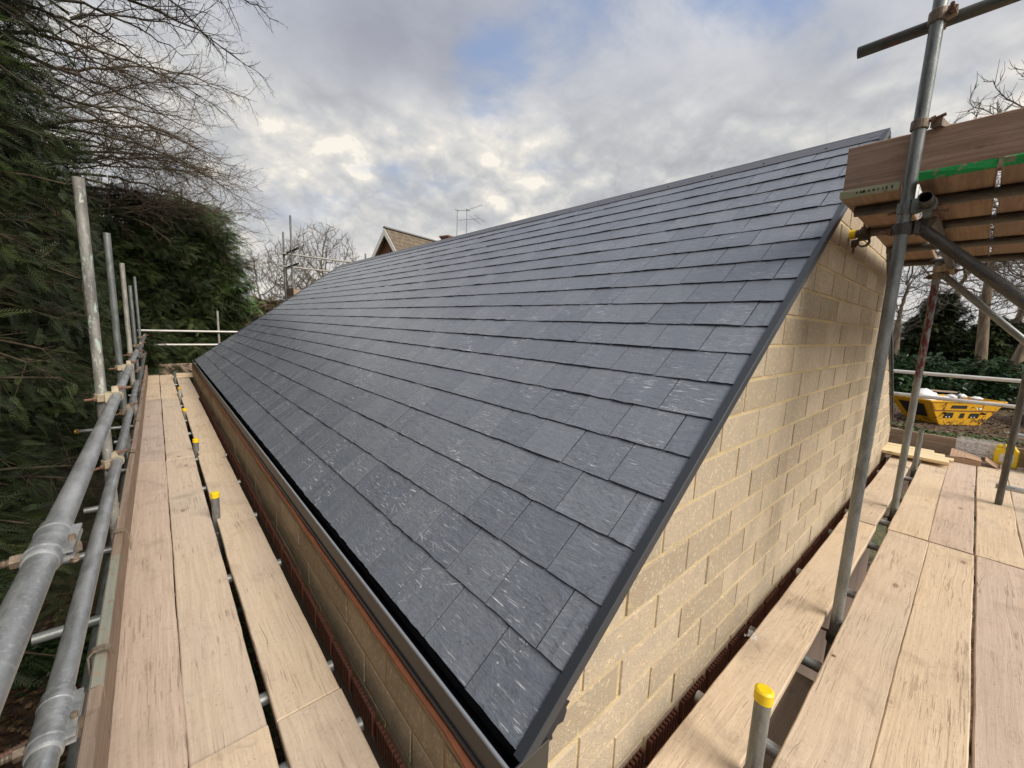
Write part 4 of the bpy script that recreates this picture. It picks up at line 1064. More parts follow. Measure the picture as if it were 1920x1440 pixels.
# ------------------------------------------------------------------ trees
def frond_unit(pairs=6, L=1.0, lw=.055, ll=.42, droop=.25):
    vs = []; fs = []
    def leaf(p, d, n, l, w_):
        k = len(vs); s = np.cross(d, n); s /= np.linalg.norm(s)
        vs.extend([p, p+d*l*.45+s*w_, p+d*l, p+d*l*.45-s*w_]); fs.append((k, k+1, k+2, k+3))
    nrm = np.array([0, 0, 1.])
    for i in range(pairs):
        t = (i+.5)/pairs; p = np.array([t*L, 0, -droop*t*t]); l = ll*(1-t*.65)
        for s in (-1, 1):
            d = np.array([.75, s*.66, -.12]); d /= np.linalg.norm(d); leaf(p, d, nrm, l, lw)
    leaf(np.array([.0, 0, 0]), np.array([1, 0, -droop*.8])/math.hypot(1, droop*.8), nrm, L*1.1, lw*.55)
    return np.array(vs), np.array(fs)
FINE = frond_unit(9, lw=.020, ll=.36, droop=.3)
FINE2 = frond_unit(7, lw=.030, ll=.40, droop=.3)
def scatter_units(unit, P, D, S, g, roll=.6):
    """instances of a unit (baked) at P with +X axis along D, scale S -> verts, faces"""
    uv, uf = unit; N = len(P); D = D/np.linalg.norm(D, axis=1, keepdims=True)
    up = np.tile([0, 0, 1.], (N, 1))+g.normal(0, roll, (N, 3)); Yv = np.cross(up, D); Yv /= np.linalg.norm(Yv, axis=1, keepdims=True)+1e-9; Zv = np.cross(D, Yv)
    B = np.stack([D, Yv, Zv], 1)*S[:, None, None]       # rows = axes
    V = np.einsum('mk,nkj->nmj', uv, B)+P[:, None, :]
    F = uf[None]+(np.arange(N)*len(uv))[:, None, None]
    return V.reshape(-1, 3), F.reshape(-1, uf.shape[1])
def seg_tubes(A, B, ra, rb, k=4):
    A, B = np.asarray(A, float), np.asarray(B, float); d = B-A; L = np.linalg.norm(d, axis=1, keepdims=True)+1e-9; d = d/L
    h = np.where(np.abs(d[:, 2:3]) < .9, np.array([[0, 0, 1.]]), np.array([[1., 0, 0]])); u = np.cross(d, h); u /= np.linalg.norm(u, axis=1, keepdims=True); v = np.cross(d, u)
    th = np.arange(k)*2*math.pi/k; c, s = np.cos(th)[None, :, None], np.sin(th)[None, :, None]
    ring = u[:, None]*c+v[:, None]*s
    Va = A[:, None]+ring*np.asarray(ra)[:, None, None]; Vb = B[:, None]+ring*np.asarray(rb)[:, None, None]
    V = np.concatenate([Va, Vb], 1).reshape(-1, 3); N = len(A); i = np.arange(k); j = (i+1) % k
    q = np.stack([i, j, j+k, i+k], 1)
    F = (q[None]+(np.arange(N)*2*k)[:, None, None]).reshape(-1, 4)
    return V, F
def conifer(name, base, height, rad_fn, label, group, leaf='leylandii leaf', nb=150, per=34, size=.34, seed=0, zlow=.6, lean=(0, 0), side=None, dead=.0, cat='conifer', unit=None, shell=.45, clear=None):
    g = np.random.default_rng(seed); base = np.array(base, float)
    T = empty(name, tuple(base), label, cat, group)
    zs = zlow+(height-zlow)*np.sort(g.uniform(0, 1, nb)**1.0); th = g.uniform(0, 2*math.pi, nb)
    if side is not None:
        m = g.uniform(0, 1, nb) < .72; th = np.where(m, side+g.normal(0, .9, nb), th)
    A, B, RA, RB, P, D, S, VV = [], [], [], [], [], [], [], []
    for z, t in zip(zs, th):
        r = rad_fn(z/height, t)*g.uniform(.62, 1.16); o = np.array([math.cos(t), math.sin(t), 0]); n = 7
        rise = g.uniform(-.05, .35)*r; drp = g.uniform(.1, .45)*r
        pts = []
        lat = np.array([-o[1], o[0], 0])*g.normal(0, .18)*r
        for i in range(n+1):
            q = i/n; pts.append(base+np.array([lean[0]*z, lean[1]*z, z])+o*r*q+lat*q*q+np.array([0, 0, rise*q-drp*q**3]))
        pts = np.array(pts); w_ = .012+.012*r
        for i in range(n): A.append(pts[i]); B.append(pts[i+1]); RA.append(w_*(1-i/n)+.004); RB.append(w_*(1-(i+1)/n)+.004)
        isdead = g.uniform() < dead
        m = int(per*(.25 if isdead else 1)*max(.4, r)); tone = g.uniform(.0, .55)
        q = shell*.6+(1-shell*.6)*g.uniform(0, 1, m)**.75; idx = np.clip((q*n).astype(int), 0, n-1); fr = q*n-idx
        c = pts[idx]*(1-fr[:, None])+pts[idx+1]*fr[:, None]
        sp = .16*r*(1.15-q)[:, None]+.05
        off = g.normal(0, 1, (m, 3))*sp; off[:, 2] *= .7
        P.append(c+off); dd = o[None]*g.uniform(.4, 1.2, (m, 1))+off*2.2/np.maximum(sp, .05)*.35+g.normal(0, .25, (m, 3)); dd[:, 2] -= g.uniform(.1, .7, m)
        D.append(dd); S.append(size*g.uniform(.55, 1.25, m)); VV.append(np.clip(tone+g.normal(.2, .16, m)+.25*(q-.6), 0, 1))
        k2 = int(10*r) if not isdead else int(26*r)    # side twigs
        for _ in range(k2):
            i = g.integers(1, n); a = pts[i]; dv = o*g.uniform(.2, .9)+g.normal(0, .55, 3); dv[2] -= .2; b = a+dv*g.uniform(.12, .38)
            A.append(a); B.append(b); RA.append(.005); RB.append(.0018)
    tr = []
    k = 10; tz = np.linspace(0, height*.96, k+1)
    for i in range(k):
        a = base+np.array([lean[0]*tz[i], lean[1]*tz[i], tz[i]]); b = base+np.array([lean[0]*tz[i+1], lean[1]*tz[i+1], tz[i+1]])
        A.append(a); B.append(b); RA.append(.13*(1-i/k)+.02); RB.append(.13*(1-(i+1)/k)+.02)
    A, B, RA, RB = map(np.array, (A, B, RA, RB))
    if clear is not None:
        k = (np.maximum(A[:, 0], B[:, 0]) < clear) | (A[:, 1] > 12.3); A, B, RA, RB = A[k], B[k], RA[k], RB[k]
    V, F = seg_tubes(A, B, RA, RB, 5); npmesh('trunk', V, F, 'conifer twig', parent=T)
    P, D, S, VV = np.concatenate(P), np.concatenate(D), np.concatenate(S), np.concatenate(VV)
    if clear is not None:
        tip = P+D/np.linalg.norm(D, axis=1, keepdims=True)*S[:, None]; k = (np.maximum(P[:, 0], tip[:, 0]) < clear) | (P[:, 1] > 12.3); P, D, S, VV = P[k], D[k], S[k], VV[k]
    unit = unit or frond_unit()
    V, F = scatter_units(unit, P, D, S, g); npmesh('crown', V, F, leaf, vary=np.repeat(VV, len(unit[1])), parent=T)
    return T
def colonise(trunk, att, step, infl, kill, iters, g, tropism=(0, 0, 0)):
    nodes = [np.array(p, float) for p in trunk]; par = [-1]+list(range(len(trunk)-1)); att = np.array(att); tro = np.array(tropism)
    alive = np.ones(len(att), bool)
    near = np.full(len(att), -1); nd = np.full(len(att), 1e9); last = 0
    for it in range(iters):
        new = np.array(nodes[last:]); st = last; last = len(nodes)
        if len(new) == 0: break
        ai = np.where(alive)[0]
        if len(ai) == 0: break
        for c0 in range(0, len(ai), 4000):
            a_ = ai[c0:c0+4000]; d = np.linalg.norm(att[a_][:, None]-new[None], axis=2); k = d.argmin(1); dm = d[np.arange(len(a_)), k]
            b = dm < nd[a_]; nd[a_[b]] = dm[b]; near[a_[b]] = st+k[b]
        alive &= nd > kill
        ai = np.where(alive & (nd < infl))[0]
        if len(ai) == 0: break
        acc = {}
        for i in ai:
            n = near[i]; v = att[i]-nodes[n]; v = v/(np.linalg.norm(v)+1e-9)
            acc[n] = acc.get(n, 0)+v
        for n, v in acc.items():
            v = v/(np.linalg.norm(v)+1e-9)+tro+g.normal(0, .13, 3); v /= np.linalg.norm(v)
            nodes.append(nodes[n]+v*step); par.append(n)
        if len(nodes) > 16000: break
    return np.array(nodes), np.array(par)
def bare_tree(name, trunk, att, label, group, m_tw, m_bark, step=.25, infl=2.5, kill=.4, iters=90, rt=.006, expo=2.3, twigs=2, tl=.3, seed=0, cat='bare tree', tropism=(0, 0, 0), sides=4, up=.2, thick=.035):
    g = np.random.default_rng(seed); N, par = colonise(trunk, att, step, infl, kill, iters, g, tropism)
    n = len(N); ch = np.zeros(n); w_ = np.zeros(n); kids = np.bincount(par[par >= 0], minlength=n)
    for i in range(n-1, 0, -1):
        if kids[i] == 0: w_[i] += 1
        w_[par[i]] += w_[i]
    r = rt*np.maximum(w_, 1)**(1/expo)
    T = empty(name, tuple(trunk[0]), label, cat, group)
    i = np.arange(1, n); A, B = N[par[i]], N[i]; ra, rb = np.minimum(r[par[i]], r[i]*1.35), r[i]
    big = rb > thick
    if big.any():
        V, F = seg_tubes(A[big], B[big]+(B[big]-A[big])*.04, ra[big], rb[big], 8); npmesh('trunk', V, F, m_bark, parent=T, smooth=True)
    sm_ = ~big; A2, B2, R1, R2 = [A[sm_]], [B[sm_]], [ra[sm_]], [rb[sm_]]
    c = np.where(rb < rt*4)[0]
    for k in range(twigs):
        s = A[c]+(B[c]-A[c])*g.uniform(0, 1, (len(c), 1)); d = (B[c]-A[c]); d /= np.linalg.norm(d, axis=1, keepdims=True)+1e-9
        d = d+g.normal(0, .55, d.shape); d[:, 2] += up; d /= np.linalg.norm(d, axis=1, keepdims=True)
        l = tl*g.uniform(.3, 1.1, (len(c), 1)); mid = s+d*l*.5; d2 = d+g.normal(0, .25, d.shape); d2[:, 2] += up*.5; e2 = mid+d2*l*.5
        A2 += [s, mid]; B2 += [mid, e2]; R1 += [np.full(len(c), rt*.85), np.full(len(c), rt*.7)]; R2 += [np.full(len(c), rt*.7), np.full(len(c), rt*.4)]
    V, F = seg_tubes(np.concatenate(A2), np.concatenate(B2), np.concatenate(R1), np.concatenate(R2), sides); npmesh('crown', V, F, m_tw, parent=T)
    return T
def ell(g, n, c, r, cond=None, shell=0.0):
    P = []
    while len(P) < n:
        p = g.normal(0, 1, 3); p = p/np.linalg.norm(p)*(shell+(1-shell)*g.uniform()**(1/3)); q = np.array(c)+p*np.array(r)
        if cond is None or cond(q): P.append(q)
    return P

def left_trees():
    H = 'tall conifers of the hedge along the left'
    spots = [(-2.3, 1.2, 13.0, 'nearest tall conifer at the left edge, dark with bare inner twigs'), (-2.5, 3.2, 13.0, 'second tall hedge conifer behind the nearest standard'), (-2.45, 5.2, 13.0, 'third tall hedge conifer on the left'),
             (-2.3, 7.2, 13.0, 'fourth tall hedge conifer on the left'), (-2.0, 9.4, 11.3, 'fifth tall hedge conifer on the left, its flank meeting the sky'), (-2.2, 11.4, 6.6, 'last and lowest hedge conifer on the left'),
             (-5.0, 2.6, 11, 'rear hedge conifer behind the nearest two'), (-5.2, 6.4, 11, 'rear hedge conifer in the middle of the hedge'), (-5.0, 10.4, 10, 'rear hedge conifer at the far end of the hedge')]
    for i, (x, y, h, lab) in enumerate(spots):
        ph = R_.uniform(0, 6)
        def rf(q, t, ph=ph):
            return (1.72*(1-q)**.36+.12)*(1+.12*math.sin(3*t+ph)+.10*math.sin(7*q*3+ph)) * (.72+.28*min(1, q*6))
        rear = i >= 6
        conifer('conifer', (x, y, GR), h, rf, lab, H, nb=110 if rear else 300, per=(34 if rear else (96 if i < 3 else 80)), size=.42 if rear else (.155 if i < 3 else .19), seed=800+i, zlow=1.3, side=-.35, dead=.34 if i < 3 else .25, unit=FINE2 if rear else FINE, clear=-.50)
    # far conifer group at the end of the walkway
    def rf2(q, t): return (1.9*(1-q)**.30+.1)*(1+.12*math.sin(3*t+1)+.08*math.sin(9*q))*(.75+.25*min(1, q*5))
    F = 'evergreens beyond the end of the left walkway'
    conifer('conifer', (-.7, 14.4, -3.3), 6.3, rf2, 'dark evergreen closing the far end of the left walkway', F, leaf='yew leaf', nb=300, per=120, size=.20, seed=821, zlow=.5, dead=.25, unit=FINE2)
    conifer('conifer', (.65, 15.6, -3.1), 6.1, rf2, 'brownish evergreen behind the far end rails', F, leaf='yew leaf', nb=300, per=120, size=.20, seed=822, zlow=.5, dead=.15, unit=FINE2)
    def rf3(q, t): return (1.42*(1-q)**.20+.1)*(1+.13*math.sin(4*t+2))*(.55+.45*min(1, max(0, q-.35)*4))
    conifer('conifer', (1.0, 16.4, -2.9), 6.25, rf3, 'fresh green conifer with feathery tips beside the sky, end of the walkway', F, leaf='fresh conifer leaf', nb=320, per=95, size=.20, seed=823, zlow=2.0, dead=.05, unit=FINE2)
    # low branches dipping over the end rails
    def rf4(q, t): return 1.15*(1-q)**.4+.1
    conifer('shrub', (-.30, 13.0, -3.4), 3.1, rf4, 'dark low evergreen hiding the left ends of the pale end rails', F, leaf='yew leaf', nb=140, per=90, size=.20, seed=824, zlow=.2, dead=.2, cat='shrub', unit=FINE2)
    # brown hedge and shrub beyond
    def rf5(q, t): return 2.6*(1-q)**.35
    conifer('shrub', (4.6, 24.0, -2.2), 2.9, rf5, 'brownish rounded shrub right of the green conifer, above the wooden fence', 'shrubs beyond the far end', leaf='brown hedge leaf', nb=200, per=26, size=.36, seed=825, zlow=.1, cat='shrub')
    conifer('shrub', (7.6, 27.0, -2.2), 2.9, rf5, 'low brown shrub disappearing behind the far roof edge', 'shrubs beyond the far end', leaf='brown hedge leaf', nb=160, per=22, size=.36, seed=826, zlow=.1, cat='shrub')
    def rf6(q, t): return .8*(1-q)**.3
    conifer('shrub', (1.25, 15.6, -3.0), 2.3, rf6, 'small leafless looking shrub right below the pale end rails', 'shrubs beyond the far end', leaf='brown hedge leaf', nb=60, per=18, size=.16, seed=827, zlow=.1, cat='shrub', dead=.6)
    # wooden fence panel
    F0 = empty('wooden_fence', (2.9, 22.5, -2.2), 'pale wooden fence panel peeping over the lower roof edge', 'fence')
    mb = MB()
    for i in range(18): mb.box(2.35+i*.115, 2.35+i*.115+.108, 22.5, 22.518, -2.1, -.33+.01*(i % 2), R_.random())
    mb.build('boards', 'fence wood', parent=F0)
    mb = MB(); mb.box(2.27, 2.345, 22.45, 22.54, -2.3, -.27); mb.build('post', 'fence wood', parent=F0)
    # big bare trees over the hedge, built bough by bough
    BW = [((-0.49, 8.99, 4.59), (1.94, 9.81, 4.55)), ((0.4, 8.99, 5.28), (2.16, 9.76, 5.66)), ((-1.12, 9.94, 4.07), (1.44, 10.91, 4.12)), ((-1.09, 10.95, 4.06), (1.24, 11.94, 3.79)),
          ((-1.1, 11.95, 3.93), (1.75, 12.88, 3.59)), ((-1.07, 11.95, 3.38), (2.39, 13.8, 2.85)), ((-0.98, 12.96, 3.1), (2.23, 13.82, 3.59)), ((-0.65, 13.99, 3.11), (2.46, 14.8, 2.42)),
          ((-0.91, 8.45, 3.97), (0.65, 8.98, 4.04)), ((0.95, 8.95, 5.85), (1.99, 9.8, 5.87)), ((-1.31, 9.91, 4.19), (0.33, 11.0, 3.82)), ((-1.28, 12.94, 4.02), (1.47, 13.92, 4.82)),
          ((-0.03, 10.0, 5.53), (1.49, 10.9, 5.1)), ((-0.85, 11.97, 4.49), (1.99, 11.83, 4.91)), ((-0.25, 16.0, 2.98), (2.92, 16.75, 2.05))]
    def bough_tree(trunk, boughs, label, m_tw, seed, extra=0, dens=1.0, dr=-.12):
        g = np.random.default_rng(seed); T = empty('bare_tree', trunk[0], label, 'bare tree', 'bare trees over the left hedge')
        A, B, RA, RB = [], [], [], []
        def path(pts, r0, r1):
            n = len(pts)-1
            for i in range(n):
                A.append(pts[i]); B.append(pts[i+1]); RA.append(r0+(r1-r0)*i/n); RB.append(r0+(r1-r0)*(i+1)/n)
        def grow(p, d, L, r, lvl, droop):
            n = max(2, int(L/(.16 if lvl < 2 else .10))); pts = [p]; dirs = [d]; st = L/n
            for i in range(n):
                d = d+g.normal(0, .15, 3)+np.array([0, 0, droop*st*(1 if lvl < 3 else 2)]); d = d/np.linalg.norm(d); pts.append(pts[-1]+d*st); dirs.append(d)
            path(pts, r, r*.45)
            if lvl >= 3: return
            kids(pts, dirs, L, r, lvl, droop)
        def kids(pts, dirs, L, r, lvl, droop, t0=.15):
            sp = (.11, .08, .075)[lvl]/dens; m = int(L/sp); s = 1
            for k in range(m):
                t = t0+(1-t0)*(k+g.uniform())/m; q = t*(len(pts)-1); i = min(int(q), len(pts)-2); p = pts[i]+(pts[i+1]-pts[i])*(q-i); d = dirs[i]
                s = -s; up = np.array([0, 0, 1.]); lat = np.cross(d, up); lat /= np.linalg.norm(lat)+1e-9; az = g.normal(0, .9); ax = lat*math.cos(az)*s+np.cross(lat, d)*math.sin(az)
                an = g.uniform(.5, 1.15); dd = d*math.cos(an)+ax*math.sin(an)
                l = L*(.36, .42, .5)[lvl]*(1.15-.65*t)*g.uniform(.5, 1.2); l = min(l, (1.15, .55, .24)[lvl])
                if l > .05: grow(p, dd/np.linalg.norm(dd), l, max(r*(.42 if lvl == 0 else .5)*(1-.5*t), .0021), lvl+1, droop*g.uniform(-.4, 1))
        tr = [np.array(p, float) for p in trunk]; path(tr, .20, .10)
        for (a, b) in boughs:
            for e_ in range(1+extra):
                a_, b_ = np.array(a, float), np.array(b, float)
                if e_: a_ = a_+g.normal(0, .35, 3); b_ = a_+(b_-a_)*g.uniform(.75, .98)+g.normal(0, .3, 3)*np.array([.4, 1, 1])
                root = tr[int(np.clip(len(tr)-1-g.integers(0, 2), 0, len(tr)-1))]
                ctrl = a_+(a_-b_)*.25+np.array([0, 0, .25]); n0 = 9
                p1 = [root*(1-t)**2+2*t*(1-t)*(a_*.5+root*.5+np.array([0, 0, .5]))+a_*t*t for t in np.linspace(0, 1, n0)]
                bow = g.uniform(.02, .12)*np.linalg.norm(b_-a_); n1 = 14
                p2 = [a_+(b_-a_)*t+np.array([0, 0, bow*math.sin(math.pi*t)])+g.normal(0, .018, 3) for t in np.linspace(0, 1, n1+1)]
                path(p1, .050, .030 if not e_ else .020); path(p2, .030 if not e_ else .020, .005)
                ds = [(p2[i+1]-p2[i])/np.linalg.norm(p2[i+1]-p2[i]) for i in range(n1)]; ds.append(ds[-1])
                kids(p2, ds, float(np.linalg.norm(b_-a_)), .026, 0, dr, .0)
                ds = [(p1[i+1]-p1[i])/(np.linalg.norm(p1[i+1]-p1[i])+1e-9) for i in range(n0-1)]; ds.append(ds[-1])
                kids(p1, ds, float(np.linalg.norm(a_-root))*.7, .03, 0, -.05, .55)
        A, B, RA, RB = map(np.array, (A, B, RA, RB)); big = RB > .032
        V, F = seg_tubes(A[big], B[big], RA[big], RB[big], 8); npmesh('trunk', V, F, 'bark', parent=T, smooth=True)
        V, F = seg_tubes(A[~big], B[~big], RA[~big], RB[~big], 3); npmesh('crown', V, F, m_tw, parent=T)
    bough_tree([(-4.4, 8.4, GR), (-4.3, 8.4, 0), (-4.0, 8.4, 3.0), (-3.6, 8.5, 4.6)], [BW[i] for i in (0, 1, 8, 9, 12)], 'nearer bare tree whose thick dark boughs hang in at the top left corner', 'dark twig', 33, 1)
    bough_tree([(-5.0, 11.5, GR), (-4.8, 11.5, 0), (-4.4, 11.4, 2.5), (-4.0, 11.3, 3.9)], [BW[i] for i in (2, 3, 4, 10, 11, 13)], 'large bare tree spreading its branches over the hedge at the top left', 'golden twig', 32, 1, dr=.10)
    bough_tree([(-3.6, 14.5, -3.3), (-3.5, 14.5, 0), (-3.2, 14.5, 2.0), (-2.8, 14.5, 2.9)], [BW[i] for i in (5, 6, 7, 14)]+[((-1.0, 13.5, 2.2), (2.3, 14.4, 2.9)), ((-.6, 15.0, 1.9), (2.7, 15.6, 1.5)), ((-.9, 13.0, 3.3), (1.9, 13.5, 3.9))], 'rusty brown bare tree rising behind the far evergreens', 'golden twig', 34, 2, dr=.22)
    g = np.random.default_rng(31)
    # centre far trees
    def az(a, dist): return (dist*math.sin(rad(a)), dist*math.cos(rad(a)))
    for k, (a, dist, zc, rx, rz, nat, lab, tw) in enumerate(((16.6, 42, 4.9, 3.3, 3.7, 1500, 'round bare tree right of the far scaffold poles', 'grey twig'), (12.6, 46, 4.2, 2.9, 3.3, 1000, 'bare tree behind the far scaffold poles', 'grey twig'), (9.6, 40, 1.9, 3.0, 3.2, 800, 'faint bare tree between the conifer and the far scaffold', 'grey twig'), (19.4, 50, 2.6, 3.0, 2.6, 500, 'low bare tree just left of the gabled house', 'grey twig'), (14.4, 38, 1.2, 2.4, 2.4, 500, 'slender leafless shrub below the far rails', 'dark twig'))):
        x, y = az(a, dist); att = ell(g, nat, (x, y, zc), (rx, rx, rz), None, .2)
        bare_tree('bare_tree', [(x, y, -3.5), (x, y, -2), (x, y, -1), (x, y, 0), (x, y, max(.3, zc-rz*.75))], att, lab, 'distant bare trees beyond the far gable', tw, 'bark', step=.28, infl=4, kill=.42, iters=70, rt=.014, expo=2.2, twigs=2, tl=.7, seed=50+k, sides=3, up=.35, thick=.08)
left_trees()

def right_trees():
    g = np.random.default_rng(61)
    Rg = 'trees behind the yellow skip'
    # (trunk polyline, label) - trunks stand on the far ground
    def trunk_tree(pts, rads, cen, rr, nat, lab, seed, tw='grey twig', rt=.014, lo=None, bark='pale bark', tl=.6):
        T = bare_tree('bare_tree', [pts[0]]+[tuple(p) for p in pts[1:]], ell(g, nat, cen, rr, None, .1), lab, Rg, tw, bark, step=.3, infl=5, kill=.45, iters=60, rt=rt, expo=2.3, twigs=2, tl=tl, seed=seed, sides=3, up=.3, thick=.06)
        A, B = np.array(pts[:-1]), np.array(pts[1:]); V, F = seg_tubes(A, B+(B-A)*.03, rads[:-1], rads[1:], 12); npmesh('main_stem', V, F, bark, parent=T, smooth=True)
    trunk_tree([(38, -.26, -3.5), (38, -.2, -1.5), (38, -.05, .5), (38, .08, 2.0), (38, .2, 5)], [.36, .28, .25, .23, .18], (38, .2, 6.5), (4, 4.5, 5), 900, 'thick pale twin stemmed trunk behind the middle of the skip', 62)
    trunk_tree([(48, -.8, -3.6), (48, -1.1, -2), (48, -1.45, .6), (48, -1.9, 4)], [.30, .25, .22, .16], (48, -2, 6), (4, 4, 4.5), 500, 'narrower pale trunk leaning right beside the thick one', 63)
    trunk_tree([(37, -1.1, -3.5), (37, -1.3, -2), (37, -1.7, .2), (37, -2.4, 3.5)], [.36, .28, .22, .16], (37, -3, 6), (4, 4, 4.5), 500, 'leaning pale trunk at the right edge behind the skip', 64)
    trunk_tree([(36, 3.45, -3.5), (36, 3.5, -1.5), (36, 3.6, .2), (36, 3.62, 1.3)], [.30, .22, .19, .14], (36, 3.4, 4.2), (2.2, 2.2, 4.0), 1100, 'pollarded bare tree with upright shoots next to the gable corner', 65, rt=.012)
    trunk_tree([(52, 2.0, -3.5), (52, 1.9, 1), (52, 1.8, 5)], [.4, .3, .2], (52, 1, 8), (6, 8, 6), 700, 'tall thin bare tree far behind the skip', 66)
    trunk_tree([(52, -3.5, -3.5), (52, -3.5, 1), (52, -3.4, 5)], [.4, .3, .2], (52, -4, 8), (6, 7, 6), 600, 'bare tree far behind the right hand trunks', 67)
    # crown tops above the raised platform
    at = ell(g, 1500, (11.5, -.35, 3.2), (1.9, 1.7, 1.75), lambda q: q[2] > .6, .1)
    T = bare_tree('bare_tree', [(12.2, -1.3, GR), (12.1, -1.2, -1.5), (12, -1.0, .5), (11.8, -.8, 1.4)], at, 'budding bare tree crown showing above the raised platform', Rg, 'grey twig', 'bark', step=.13, infl=2.5, kill=.24, iters=70, rt=.0052, twigs=2, tl=.28, seed=70, up=.35, sides=4)
    def rf(q, t): return 2.6*(1-q)**.5*(1+.2*math.sin(3*t))
    conifer('conifer', (43, 2.3, GR), 7.0, rf, 'dark ivy clad evergreen behind the left end of the skip', Rg, leaf='leylandii leaf', nb=240, per=60, size=.38, seed=71, zlow=.3)
    conifer('conifer', (44, -.6, GR), 5.4, rf, 'dark evergreen mass between the pale trunks', Rg, leaf='yew leaf', nb=200, per=50, size=.38, seed=72, zlow=.3)
    conifer('conifer', (46, -3.2, GR), 6.6, rf, 'dark evergreen at the right edge behind the leaning trunk', Rg, leaf='yew leaf', nb=200, per=50, size=.40, seed=73, zlow=.3)
    def rs(q, t): return 2.2*(1-q)**.3
    lu = frond_unit(3, lw=.12, ll=.5)
    for k, (x, y, lab) in enumerate(((33.5, 3.3, 'glossy green laurel shrub left behind the skip'), (34.5, 1.9, 'glossy green laurel shrub right behind the skip rim'), (36, -.4, 'glossy green laurel shrub right of the pale trunk'), (36, 5.6, 'laurel shrub near the gable corner'))):
        conifer('laurel_shrub', (x, y, GR), 2.6, rs, lab, 'laurel shrubs behind the skip', leaf='holly leaf', nb=120, per=24, size=.30, seed=75+k, zlow=.1, cat='shrub', unit=lu)
    # hedge of brown at right
    conifer('shrub', (30, -3.4, GR), 1.9, rs, 'brown twiggy shrub right of the skip', 'shrubs right of the skip', leaf='dead leaf', nb=110, per=20, size=.26, seed=80, zlow=.05, cat='shrub', dead=.3)
    # brown fence
    F0 = empty('wooden_fence', (44, -4.5, GR), 'brown board fence behind the leaning trunk at the right edge', 'fence'); mb = MB()
    for i in range(60): mb.box(44, 44.03, -9+i*.15, -9+i*.15+.14, GR, GR+1.7+.01*(i % 2), R_.random())
    mb.build('boards', 'fence wood', parent=F0)
    mb = MB()
    for i in range(5): mb.box(43.9, 43.99, -9+i*2.2, -9+i*2.2+.1, GR, GR+1.8)
    mb.build('posts', 'fence wood', parent=F0)
right_trees()

